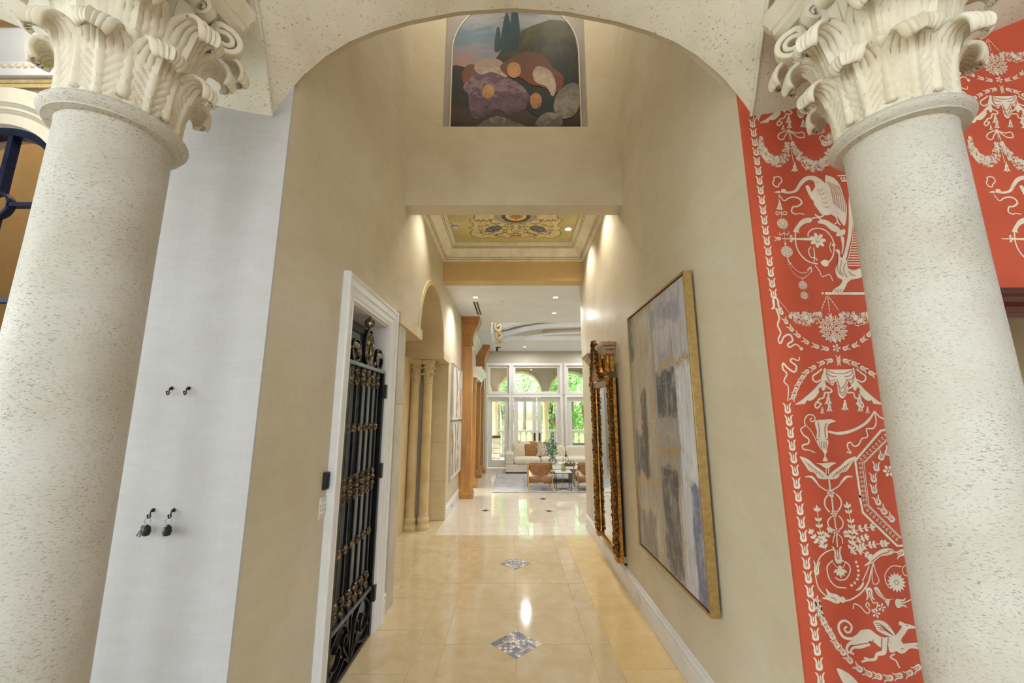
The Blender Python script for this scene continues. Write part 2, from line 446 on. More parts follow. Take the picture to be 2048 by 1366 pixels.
# ---- left corridor wall
wl_ = MB(); x1 = LX - .3
for y0, y1, z0, z1 in ((WY + .015, 2.69, 0, HT), (2.69, 3.52, 2.48, HT), (3.52, 3.82, 0, HT), (3.82, 4.71, 2.70, HT), (6.36, 6.98, 2.70, 4.6), (6.98, 8.86, 0, 4.0)):
    wl_.box(x1, LX, y0, y1, z0, z1)
AC, AZ, AR = 5.535, 2.68, .825
arch = [(AC - AR * cos(pi * k / 32), AZ + AR * sin(pi * k / 32)) for k in range(33)]
for k in range(32):
    (ya, za), (yb, zb) = arch[k], arch[k + 1]
    wl_.prism([(ya, za), (yb, zb), (yb, HT), (ya, HT)], YZ(), x1, LX)
wall_left = wl_.build('wall_left', 'plaster_tan', label='tan venetian plaster corridor wall with gate and stone arch', **ST)
# ---- right corridor wall, bullnosed at its far end
wr = MB(); R = .06
prof = [(RX, WY + .015)] + [(RX + R - R * cos(a * pi / 16), 6.60 - R + R * sin(a * pi / 16)) for a in range(9)] + [(RX + .35, 6.60), (RX + .35, WY + .015)]
wr.prism(prof, XY(), 0, HT)
wall_right = wr.build('wall_right', 'plaster_tan', smooth=35, label='tan plaster corridor wall carrying the mirror and large painting', **ST)
MB().box(RX + .12, 5.0, 6.42, 6.60, 0, 4.6).build('wall_living_side', 'plaster_living', **ST)

# ---- white pier and red papered wall (both on the foyer side of the corridor)
MB().box(-2.25, LX, WY, WY + .015, 0, HT).build('wall_pier', 'plaster_white', label='white trowelled plaster pier with small key hooks', **ST)
wall_red = MB().box(RX, 2.0, WY, WY + .015, 0, HT).box(2.0, 5.0, WY, WY + .015, 2.20, HT).build('wall_red', 'red_wallpaper', label='red papered wall printed with cream classical ornament', **ST)
MB().box(-2.3, x1, WY + .016, WY + .28, 0, HT).build('wall_pier_back', 'plaster_tan', **ST)
# wooden head trim over the opening at the right
t9 = MB(); 
t9.prism([(WY, 2.13), (WY - .03, 2.13), (WY - .03, 2.155), (WY - .02, 2.16), (WY - .02, 2.185), (WY - .045, 2.2), (WY - .045, 2.225), (WY - .06, 2.235), (WY - .06, 2.262), (WY, 2.262)], lambda p, q, d: (d, p, q), 2.0, 5.0)
t9.build('trim_1', 'mahogany', label='dark mahogany head moulding beside the right column', **ST)
MB().box(RX + .35, 6.5, 3.6, 3.75, 0, HT).build('wall_dining', 'plaster_cream', **ST)
# ---- foyer shell behind the photographer
fy = MB()
for a, b in ((-6, -4), (-2.4, -1.2), (1.2, 2.4), (4, 6)): fy.box(a, b, -5.2, -5, 0, HT)
fy.box(-4, -2.4, -5.2, -5, 4.3, HT).box(-1.2, 1.2, -5.2, -5, 4.3, HT).box(2.4, 4, -5.2, -5, 4.3, HT).box(-4, -2.4, -5.2, -5, 0, .7).box(2.4, 4, -5.2, -5, 0, .7)
fy.build('wall_foyer_back', 'plaster_white', **ST)
MB().box(-6.7, -6.5, -5.2, -2.6, 0, HT).box(-6.7, -6.5, .8, 6.5, 0, HT).box(-6.7, -6.5, -2.6, .8, 0, .7).box(-6.7, -6.5, -2.6, .8, 4.1, HT).build('wall_foyer_left', 'plaster_white', **ST)
MB().box(6.5, 6.7, -5.2, 6.6, 0, HT).build('wall_foyer_right', 'plaster_white', **ST)
for i, (wx, ww, z0) in enumerate(((-3.2, 1.6, .7), (0, 2.4, 0), (3.2, 1.6, .7))):
    wnd = thing('window_%d' % (i + 1), (wx, -5.1, z0), kind='structure')
    f = MB(); f.sweep([(wx - ww / 2, -5.05, z0), (wx + ww / 2, -5.05, z0), (wx + ww / 2, -5.05, 4.3), (wx - ww / 2, -5.05, 4.3)], [(0, 0), (.07, 0), (.07, .06), (0, .06)], (0, -1, 0), closed=True)
    for k in (1, 2): f.box(wx - ww / 2 + ww * k / 3 - .02, wx - ww / 2 + ww * k / 3 + .02, -5.1, -5.04, z0, 4.3)
    f.build('window_frame', 'blue_black_iron', wnd)
    MB().box(wx - ww / 2, wx + ww / 2, -5.12, -5.11, z0, 4.3).build('pane', 'window_glass', wnd)
MB().box(-13, -6.7, -5, 4, 4.3, 4.45).build('foyer_sun_block', 'stucco_outside', **ST)  # unseen slab added to keep the sun out of the left foyer window
wnd = thing('window_9', (-6.6, -.9, .7), kind='structure')
f = MB(); f.box(-6.56, -6.5, -2.6, -2.53, .7, 4.1).box(-6.56, -6.5, .73, .8, .7, 4.1).box(-6.56, -6.5, -2.6, .8, .7, .77).box(-6.56, -6.5, -2.6, .8, 4.03, 4.1)
for y in (-1.47, -.33): f.box(-6.56, -6.5, y - .02, y + .02, .7, 4.1)
f.build('window_frame', 'blue_black_iron', wnd)
MB().box(-6.6, -6.595, -2.6, .8, .7, 4.1).build('pane', 'window_glass', wnd)
MB().box(-6.7, 6.7, -5.2, 6.45, HT, HT + .15).build('ceiling', 'white_ceiling', **ST)

# ---- stone groin vault between the columns and the wall
HS = [(0, 1), (.24, .965), (.463, .868), (.60, .775), (.705, .675), (.80, .54), (.89, .357), (.94, .215), (.975, .10), (1, 0)]
GR = [(1.78, 1.212, 3.185), (1.72, 1.200, 3.255), (1.65, 1.186, 3.35), (1.59, 1.176, 3.435), (1.53, 1.166, 3.51), (1.45, 1.155, 3.59), (1.35, 1.145, 3.67), (1.2, 1.135, 3.74), (.95, 1.13, 3.77)]
LP = [(0, 0), (.08, .012), (.18, .032), (.30, .065), (.55, .165), (.85, .305), (1.07, .40), (1.29, .49), (1.51, .585), (1.9, .71), (2.6, .80), (4, .86)]
vm = MB()
def crown(y): return 3.838 + (1.78 - y) * .16
rows = []
for y, gx, gz in GR:
    r = [(-gx * s, y, gz + (crown(y) - gz) * h) for s, h in reversed(HS)] + [(gx * s, y, gz + (crown(y) - gz) * h) for s, h in HS[1:]]
    rows.append(r)
vm.grid(rows)
for sg in (-1, 1):
    rows = []
    for i, (y, gx, gz) in enumerate(GR):
        k = 1 - .09 * i
        rows.append([(sg * (gx + d), y, gz + f * k) for d, f in LP])
    vm.grid(rows)
vault = vm.build('ceiling_vault', 'vault_stone', smooth=28, recalc=False, label='pitted cream stone groin vault springing from the two columns', **ST)
# groin ribs (soft raised arris)
for sg in (-1, 1):
    MB().tube(catmull([(sg * (gx - .004), y, gz - .002) for y, gx, gz in GR], 4), .009, 8).build('groin_arris', 'vault_stone', vault, smooth=60)
# solid masonry above the vault and its foyer-side face
hm = MB()
ar0 = [(-1.212 * s, 3.185 + .653 * h) for s, h in reversed(HS)] + [(1.212 * s, 3.185 + .653 * h) for s, h in HS[1:]]
for (xa, za), (xb, zb) in zip(ar0, ar0[1:]):
    hm.prism([(xa, za + .045), (xb, zb + .045), (xb, HT), (xa, HT)], XZ(), WY + .0151, WY + .06)
hm.build('wall_over_arch', 'plaster_tan', **ST)
ar1 = [(-1.13 * s, 3.77 + (crown(.95) - 3.77) * h) for s, h in reversed(HS)] + [(1.13 * s, 3.77 + (crown(.95) - 3.77) * h) for s, h in HS[1:]]
ar1 = [(-6.5, 4.45), (-1.13 - 2.6, 4.0), (-1.13 - 1.07, 3.88)] + ar1 + [(1.13 + 1.07, 3.88), (1.13 + 2.6, 4.0), (6.5, 4.45)]
am = MB()
for (xa, za), (xb, zb) in zip(ar1, ar1[1:]):
    am.prism([(xa, za), (xb, zb), (xb, HT), (xa, HT)], XZ(), .90, .95)
am.build('wall_arcade', 'vault_stone', **ST)

# ---- upper cross wall with the mural niche
NX0, NX1, NZ0, NZ1 = -.755, .825, 4.78, HT
uw = MB()
uw.box(LX, RX, BY, 4.06, BZ, NZ0).box(LX, NX0, BY, 4.06, NZ0, HT).box(NX1, RX, BY, 4.06, NZ0, HT)
uw.box(NX0, NX1, BY + .09, 4.06, NZ0, HT)
wall_upper = uw.build('wall_upper', 'plaster_tan', label='tan plaster wall above the corridor holding the arched mural', **ST)
# ---- tray ceiling
MB().box(LX, RX, 4.06, HY0, 4.43, 4.5).build('ceiling_tray', 'olive_paint', label='olive green tray ceiling with painted arabesque', **ST)
CR = [(0, 0), (.03, 0), (.03, .022), (.042, .028), (.042, .052), (.055, .06), (.09, .085), (.135, .125), (.165, .165), (.165, .178), (.182, .184), (.182, .212), (.205, .222), (.205, .245), (.222, .25), (.222, .268), (0, .268)]
loop = [(LX, 4.06), (RX, 4.06), (RX, HY0), (LX, HY0)]
tr2 = MB().sweep([(x, y, 4.163) for x, y in loop], CR, (0, 0, 1), closed=True).build('trim_2', 'crown_cream', smooth=22, label='cream crown moulding with antiqued brown lines around tray', **ST)
for d, h in ((.044, .024), (.057, .054), (.168, .168), (.186, .182), (.224, .249)):
    MB().sweep([(x, y, 4.163) for x, y in loop], [(d - .003, h - .002), (d + .001, h - .002), (d + .001, h + .003), (d - .003, h + .003)], (0, 0, 1), closed=True).build('antique_line', 'glaze_brown', tr2)
MB().box(LX, RX, HY0, HY1, CZ, 4.5).build('wall_header', 'plaster_header', label='ochre plaster header below the tray moulding', **ST)

# ---- stone passage behind the arch on the left wall
DX = LX - 1.75
alc = thing('wall_passage', (LX - .8, 5.5, 0), kind='structure')
def blk(x0, x1, y0, y1, z0, z1, nm='stone_block', mat='limestone_wall'):
    return MB().box(x0, x1, y0, y1, z0, z1).build(nm, mat, alc, bevel=.003)
for z0, z1 in ((0, .9), (.902, 1.8), (1.802, 2.58)): blk(LX - .42, LX + .02, 3.82, 4.06, z0, z1, mat='travertine')
blk(LX - 1.7, LX + .035, 3.79, 4.74, 2.58, 2.70, 'stone_lintel'); blk(LX - 1.7, LX + .03, 6.335, 6.99, 2.58, 2.70, 'stone_lintel')
zz = [0, .62, 1.24, 1.86, 2.58]
for a in range(4):
    for (x0, x1) in ((LX - .48, LX + .012), (LX - 1.1, LX - .482), (DX, LX - 1.102)):
        blk(x0, x1, 6.96, 7.06, zz[a] + .001, zz[a + 1] - .001)
    for (y0, y1) in ((4.06, 5.0), (5.002, 5.95), (5.952, 6.96)):
        blk(DX - .1, DX, y0, y1, zz[a] + .001, zz[a + 1] - .001)
    blk(DX, LX - .42, 3.96, 4.06, zz[a] + .001, zz[a + 1] - .001)
blk(LX - .75, LX - .5, 5.95, 6.96, 0, 2.58, 'stone_respond'); 
NA = 4
for d0, d1 in ((0, .62), (.622, 1.2), (1.202, 1.75)):
    for k in range(NA):
        a0, a1 = pi * k / NA + .0006, pi * (k + 1) / NA - .0006
        ARi = AR - .006
        out = [(AC - ARi * cos(a0 + (a1 - a0) * j / 8), AZ + ARi * sin(a0 + (a1 - a0) * j / 8)) for j in range(9)]
        out += [(AC - (AR + .06) * cos(a1 - (a1 - a0) * j / 8), AZ + (AR + .06) * sin(a1 - (a1 - a0) * j / 8)) for j in range(9)]
        MB().prism(out, YZ(), LX - d1, LX - d0 - (.002 if d0 == 0 else 0)).build('vault_block', 'limestone_wall', alc, smooth=20)
MB().prism([(AC - AR, 2.58), (AC + AR, 2.58), (AC + AR, 3.6), (AC - AR, 3.6)], YZ(), DX - .1, DX).build('end_wall', 'limestone_wall', alc)
# thin stone edge of the arch, on the wall face
ed = MB()
ring = [(AC - (AR) * cos(pi * k / 40), AZ + AR * sin(pi * k / 40)) for k in range(41)]
ro = [(AC - (AR + .07) * cos(pi * k / 40), AZ + (AR + .07) * sin(pi * k / 40)) for k in range(41)]
rows = [[(LX - .02, y, z) for y, z in ring], [(LX + .016, y, z) for y, z in ring], [(LX + .02, y + (yo - y) * .4, z + (zo - z) * .4) for (y, z), (yo, zo) in zip(ring, ro)], [(LX + .012, y, z) for y, z in ro], [(LX - .02, y, z) for y, z in ro]]
ed.grid(rows).build('arch_edge', 'limestone_wall', alc, smooth=50)
for (x, y) in ((LX - .16, 6.66), (LX - .2, 4.4)):
    MB().lathe([(.045, -.006), (.045, .004), (.03, .004), (.028, -.004)], (x, y, 2.58), 16, axis=(0, 0, -1)).build('puck_light', 'bronze_dark', alc)

# ---- baseboards
BB = [(0, 0), (.022, 0), (.022, .12), (.016, .13), (.016, .142), (.024, .15), (.024, .165), (.012, .18), (.012, .195), (0, .2)]
def baseboard(name, pts):
    return MB().sweep([(x, y, .0) for x, y in pts], BB, (0, 0, 1)).build(name, 'white_paint', smooth=25, **ST)
baseboard('baseboard_right', [(RX, 1.83), (RX, 6.56)][::1])
baseboard('baseboard_left', [(LX, 3.82), (LX, 3.69)])
baseboard('baseboard_hall', [(LX, 8.74), (LX, 7.0)])

# ---- white hall ceiling and the living room shell
cl = MB()
RX0, RX1, RY0, RY1 = -.50, 4.2, 9.2, 11.45
cl.box(LX - .3, 5, HY1, RY0, CZ, CZ + .12).box(LX - .3, 5, RY1, FY + .2, CZ, CZ + .12).box(LX - .3, RX0, RY0, RY1, CZ, CZ + .12).box(RX1, 5, RY0, RY1, CZ, CZ + .12)
cl.build('ceiling_hall', 'white_ceiling', label='smooth white hall ceiling with recessed lights', **ST)
rc = MB()
rc.box(RX0 - .1, RX1 + .1, RY1, RY1 + .1, CZ + .12, 5.0).box(RX0 - .1, RX1 + .1, RY0 - .1, RY0, CZ + .12, 5.0).box(RX0 - .1, RX0, RY0, RY1, CZ + .12, 5.0).box(RX1, RX1 + .1, RY0, RY1, CZ + .12, 5.0).box(RX0 - .1, RX1 + .1, RY0 - .1, RY1 + .1, 5.0, 5.1)
ceil_rec = rc.build('ceiling_recess', 'plaster_living', label='raised living room ceiling with curved bands', **ST)
# curved ceiling bands inside the recess
for (ua, va, ub, vb, uc, vc, Yp, th, dep, mt) in (
        (1010, 667, 1090, 652, 1240, 648, 11.2, .13, .3, 'white_ceiling'),
        (1012, 650, 1052, 640, 1240, 612, 10.6, .13, .3, 'white_ceiling'),
        (1004, 682, 1100, 668, 1240, 664, 11.40, .05, .1, 'white_ceiling')):
    a, b, c = onY(ua, va, Yp), onY(ub, vb, Yp), onY(uc, vc, Yp)
    pts = catmull([(RX0, Yp, a.z), a, b, c, (RX1, Yp, c.z)], 8)
    m = MB()
    rows = [[(p.x, Yp, p.z - th / 2) for p in pts], [(p.x, Yp + dep, p.z - th / 2) for p in pts], [(p.x, Yp + dep, p.z + th / 2) for p in pts], [(p.x, Yp, p.z + th / 2) for p in pts]]
    m.grid(rows, closed_v=True).build('curved_band', mt, ceil_rec, smooth=40)
a = onY(1100, 657, 11.38)
MB().grid([[(p.x, 11.38, p.z - w) for p in catmull([onY(1085, 661, 11.38), onY(1120, 657, 11.38), onY(1165, 655.5, 11.38), onY(1240, 655, 11.38)], 6)] for w in (-.045, .04)]).build('ornament_strip', 'glaze_brown', ceil_rec)
# scrolled brackets at the left of the recess
for (u, v, Yp) in ((998, 655, 9.7), (1001, 671, 10.4), (1003, 685, 11.0)):
    p = onY(u, v, Yp)
    m = MB(); m.box(RX0 - .02, RX0 + .03, Yp - .12, Yp + .12, p.z - .18, p.z + .16)
    m.build('bracket_plate', 'white_ceiling', ceil_rec)
    m = MB(); sp = []
    for k in range(26):
        a = k / 25 * 2.6 * pi; r = .13 * (1 - .8 * k / 25)
        sp.append((RX0 + .17 + r * cos(a + pi / 2) * .8, Yp, p.z + r * sin(a + pi / 2)))
    m.strap(sp, (0, 1, 0), .2, .05).build('scroll_bracket', 'plaster_cream', ceil_rec, smooth=50, bevel=.006)

lw = MB(); XL = LX - .3
lw.box(XL, LX, 8.86, 9.0, 0, 3.9).box(XL, LX, 9.0, 10.0, 2.75, 3.9).box(XL, LX, 10.0, 10.22, 0, 3.9).box(XL, LX, 10.22, 11.5, 2.6, 3.9).box(XL, LX, 11.5, FY, 0, 3.9).box(XL - .02, XL + .05, 10.22, 11.5, 0, 2.6)
lw.build('wall_living_left', 'plaster_living', **ST)
MB().box(5.0, 5.2, 6.42, FY + .2, 0, 5).build('wall_living_right', 'plaster_living', **ST)
# far wall with its doors and transom windows
OPN = [(-.81, -.10), (.05, 1.61), (1.84, 2.55), (2.8, 4.3)]
fw = MB(); xs = XL
for a, b in OPN:
    fw.box(xs, a, FY, FY + .2, 0, 3.9).box(a, b, FY, FY + .2, 2.29, 2.41).box(a, b, FY, FY + .2, 3.35, 3.9); xs = b
fw.box(xs, 5.2, FY, FY + .2, 0, 3.9)
wall_far = fw.build('wall_far', 'plaster_living', label='greige far wall of the living room with tall windows', **ST)
CAS = [(0, 0), (0, .035), (.02, .035), (.025, .028), (.07, .022), (.075, .012), (.085, .012), (.085, 0)]
def rect(x0, x1, z0, z1, y): return [(x0, y, z0), (x1, y, z0), (x1, y, z1), (x0, y, z1)]
def leaf_frame(m, x0, x1, z0, z1, y, w, wb, dep=.05):
    m.box(x0, x0 + w, y, y + dep, z0, z1).box(x1 - w, x1, y, y + dep, z0, z1).box(x0 + w, x1 - w, y, y + dep, z1 - w, z1).box(x0 + w, x1 - w, y, y + dep, z0, z0 + wb)
lab = ['narrow white glazed door left of the sofa', 'white double french doors behind the sofa', 'white glazed door right of the french doors', 'white double glazed doors at the far right']
for i, (a, b) in enumerate(OPN):
    dr = thing('door_%d' % (i + 1), ((a + b) / 2, FY, 0), lab[i], kind='structure')
    m = MB(); m.sweep([(a, FY, 0), (a, FY, 2.29), (b, FY, 2.29), (b, FY, 0)], CAS, (0, -1, 0)); m.build('casing', 'white_paint', dr, smooth=25)
    n = 2 if b - a > 1 else 1; w = (b - a) / n
    for k in range(n):
        l0, l1 = a + k * w + .012, a + (k + 1) * w - .012
        m = MB(); leaf_frame(m, l0, l1, .01, 2.28, FY + .05, .14, .24); lf = m.build('door_leaf', 'white_paint', dr, bevel=.004)
        MB().box(l0 + .14, l1 - .14, FY + .07, FY + .076, .25, 2.14).build('pane', 'window_glass', lf)
        if n == 2:
            hx = l1 - .07 if k == 0 else l0 + .07
            MB().box(hx - .025, hx + .025, FY + .035, FY + .05, .86, 1.12).box(hx - .012, hx + .012, FY - .0, FY + .036, .98, 1.0).build('door_handle', 'bronze_dark', lf, bevel=.004)
    wd = thing('window_%d' % (i + 4), ((a + b) / 2, FY, 2.41), 'white framed transom window above ' + lab[i], kind='structure')
    m = MB(); m.sweep(rect(a, b, 2.41, 3.35, FY), [(-x, h) for x, h in CAS], (0, -1, 0), closed=True); m.build('casing', 'white_paint', wd, smooth=25)
    m = MB(); leaf_frame(m, a, b, 2.41, 3.35, FY + .05, .07, .07); m.build('sash', 'white_paint', wd, bevel=.004)
    MB().box(a + .07, b - .07, FY + .07, FY + .076, 2.48, 3.28).build('pane', 'window_glass', wd)
# glazed side door on the left of the living room (sun comes in here)
dr = thing('door_5', (LX - .15, 9.5, 0), 'glazed side door letting sunlight onto the pale floor', kind='structure')
m = MB()
for k in range(2):
    y0 = 9.0 + k * .5; m.box(LX - .2, LX - .15, y0, y0 + .06, 0, 2.75).box(LX - .2, LX - .15, y0 + .44, y0 + .5, 0, 2.75).box(LX - .2, LX - .15, y0, y0 + .5, 2.65, 2.75).box(LX - .2, LX - .15, y0, y0 + .5, 0, .12)
m.build('door_frame', 'white_paint', dr)
MB().box(LX - .18, LX - .175, 9.05, 9.95, .1, 2.66).build('pane', 'window_glass', dr)
# white panelled double doors of the built-in
dr = thing('door_6', (LX - .1, 10.86, 0), 'white panelled built-in doors between wooden pilasters', kind='structure')
for k in range(2):
    y0 = 10.23 + k * .635
    lf = MB().box(LX - .12, LX - .08, y0, y0 + .625, .02, 2.58).build('door_leaf', 'white_paint', dr, bevel=.004)
    for z0, z1 in ((.15, 1.0), (1.1, 2.45)):
        MB().sweep([(LX - .08, y0 + .09, z0), (LX - .08, y0 + .535, z0), (LX - .08, y0 + .535, z1), (LX - .08, y0 + .09, z1)], [(0, 0), (.03, 0), (.02, .012), (.008, .014)], (1, 0, 0), closed=True).build('panel_moulding', 'white_paint', lf)
    MB().ball((LX - .06, y0 + (.57 if k == 0 else .055), 1.0), .022).ball((LX - .06, y0 + (.57 if k == 0 else .055), 1.6), .018).build('door_knob', 'bronze_dark', lf, smooth=60)
# white crown along the left living room wall
MB().sweep([(LX, 12.4, 3.52), (LX, 8.96, 3.52)], [(0, 0), (.03, 0), (.03, .04), (.06, .06), (.10, .14), (.16, .19), (.16, .23), (.2, .25), (.2, .32), (0, .32)], (0, 0, 1)).build('trim_3', 'white_paint', smooth=25, **ST)
# roof slabs keep the sky out of the lofts
MB().box(-6.7, 6.7, 6.45, FY + .25, 5.12, 5.25).build('roof_living', 'white_ceiling', **ST)
MB().box(XL - .1, XL, 6.45, FY + .2, 3.9, 5.12).box(5.2, 5.3, 6.45, FY + .2, 3.9, 5.12).box(XL - .1, 5.3, FY + .2, FY + .25, 3.9, 5.12).box(XL - .1, 6.7, 6.4, 6.45, 4.4, HT + .1).build('wall_attic', 'stucco_outside', **ST)
MB().box(-6.7, XL, 6.5, 6.6, 0, HT).build('wall_outer_left', 'stucco_outside', **ST)
MB().box(-3.2, XL, 8.0, FY + 4, 2.95, 3.05).build('side_sun_block', 'stucco_outside', **ST)  # unseen overhang added to shorten the sun patch from the side door

# ---- side hall at the left with the arched iron screen
SX, SZ, SR, SY = -4.15, 3.39, .62, 2.9
sw = MB(); sw.box(-6.5, SX - SR, SY, SY + .2, 0, HT).box(SX + SR, -2.65, SY, SY + .2, 0, HT)
ap = [(SX - SR * cos(pi * k / 24), SZ + SR * sin(pi * k / 24)) for k in range(25)]
for (xa, za), (xb, zb) in zip(ap, ap[1:]): sw.prism([(xa, za), (xb, zb), (xb, HT), (xa, HT)], XZ(), SY, SY + .2)
sw.build('wall_side_hall', 'plaster_white', label='pale side hall wall pierced by an arched iron screen', **ST)
MB().box(-6.5, -2.0, WY - .1, SY, 4.84, 4.95).build('ceiling_side_hall', 'white_ceiling', **ST)
MB().box(-6.5, -3.1, 4.4, 4.5, 0, HT).build('wall_beyond_screen', 'plaster_ochre', **ST)
cp = MB()
def sweepY(m, prof, x0, x1, y, z): m.prism([(y - a, z + h) for a, h in prof], lambda p, q, d: (d, p, q), x0, x1)
cc = thing('trim_4', (-3.8, SY, 4.36), 'cream and gold cornice with a row of round beads', kind='structure')
m = MB(); sweepY(m, [(0, .1), (.05, .1), (.06, .14), (.06, .22), (.09, .25), (.16, .33), (.2, .38), (.2, .40), (.24, .41), (.24, .44), (.27, .45), (.27, .48), (0, .48)], -6.4, -2.3, SY, 4.36); m.build('cornice', 'white_paint', cc, smooth=22)
m = MB(); sweepY(m, [(0, 0), (.03, 0), (.045, .02), (.035, .04), (.045, .06), (.03, .085), (0, .1)], -6.4, -2.3, SY, 4.36); m.build('gold_bead', 'gilt_frame', cc, smooth=40)
m = MB(); sweepY(m, [(.2, .395), (.246, .405), (.246, .425), (.2, .42)], -6.4, -2.3, SY, 4.36); m.build('brown_line', 'glaze_brown', cc)
for k in range(34):
    x = -5.0 + k * .058
    MB().ball((x, SY - .065, 4.54), .022, 8, 6, (1, .5, 1)).build('bead', 'sanded_cream', cc, smooth=60)
ss = thing('trim_5', (SX, SY, 0), 'pale carved stone arch surround behind the left column', kind='structure')
for r0, r1, d in ((SR, SR + .12, .05), (SR + .12, SR + .17, .07), (SR + .17, SR + .30, .09)):
    po = [(SX - r0 * cos(pi * k / 28), SZ + r0 * sin(pi * k / 28)) for k in range(29)] + [(SX + r1 * cos(pi * k / 28), SZ + r1 * sin(pi * k / 28)) for k in range(29)]
    m = MB(); n = 29
    rows = [[(p[0], y, p[1]) for p in po[:n]] for y in (SY, SY - d)] + [[(p[0], y, p[1]) for p in reversed(po[n:])] for y in (SY - d, SY)]
    m.grid(rows, closed_v=True)
    for sg in (-1, 1): m.box(SX + sg * r0, SX + sg * r1, SY - d, SY, 0, SZ)
    m.build('arch_band', 'carved_stone', ss, smooth=40)
# ================================================================== THE TWO BIG COLUMNS
def leaf_mesh(m, c, phi, r0, z0, h, curl, w0, nv=44, nu=34, groove=.0042, sc=9, lean=.03):
    """acanthus leaf: rises along the bell, curls outward at its tip"""
    rows = []
    for j in range(nv + 1):
        v = j / nv
        if v < .58:
            q = v / .58; r = r0 + lean * q * q; z = z0 + (h - curl) * q
        else:
            a = (v - .58) / .42 * radians(215); r = r0 + lean + curl * (1 - cos(a)) ; z = z0 + (h - curl) + curl * sin(a)
        w = w0 * (.80 + .2 * sin(pi * min(1, v * 1.15)))
        if v > .84: w *= sqrt(max(.25, 1 - ((v - .84) / .19) ** 2))
        w *= 1 + .06 * abs(sin(sc * pi * v))
        row = []
        for i in range(nu + 1):
            u = -1 + 2 * i / nu
            tipz = min(1, max(0, (v - .42) / .2))
            g = groove * ((1 - tipz) * (.8 * sin((v * 11 - abs(u) * 2.6) * 2 * pi) * min(1, abs(u) * 4) + .4 * cos(u * 3 * pi)) + tipz * 1.15 * cos(u * 7 * pi)) + .007 * max(0, 1 - abs(u) * 6)
            rr = r + g - .030 * u * u * (1 if v < .6 else .6)
            t_ = w * u / 2
            ca, sa = cos(phi), sin(phi)
            row.append((c[0] + ca * rr - sa * t_, c[1] + sa * rr + ca * t_, c[2] + z))
        rows.append(row)
    m.grid(rows); return m
def spiral_strap(m, c, phi, off, r0, z0, r1, z1, R, w, t, turns=1.6):
    ca, sa = cos(phi), sin(phi)
    P = []
    ctrl = catmull([(r0, 0, z0), (r0 + (r1 - r0) * .25, 0, z0 + (z1 - z0) * .5), (r0 + (r1 - r0) * .65, 0, z1 + R * .75), (r1, 0, z1 + R)], 5)
    P += [(p.x, p.z) for p in ctrl]
    for k in range(1, 30):
        a = pi / 2 - k / 29 * turns * 2 * pi; q = R * (1 - .72 * k / 29)
        P.append((r1 + q * cos(a), z1 + q * sin(a)))
    m.strap([(c[0] + ca * r - sa * off, c[1] + sa * r + ca * off, c[2] + z) for r, z in P], (-sa, ca, 0), w, [t * (1 - .35 * k / len(P)) for k in range(len(P))])
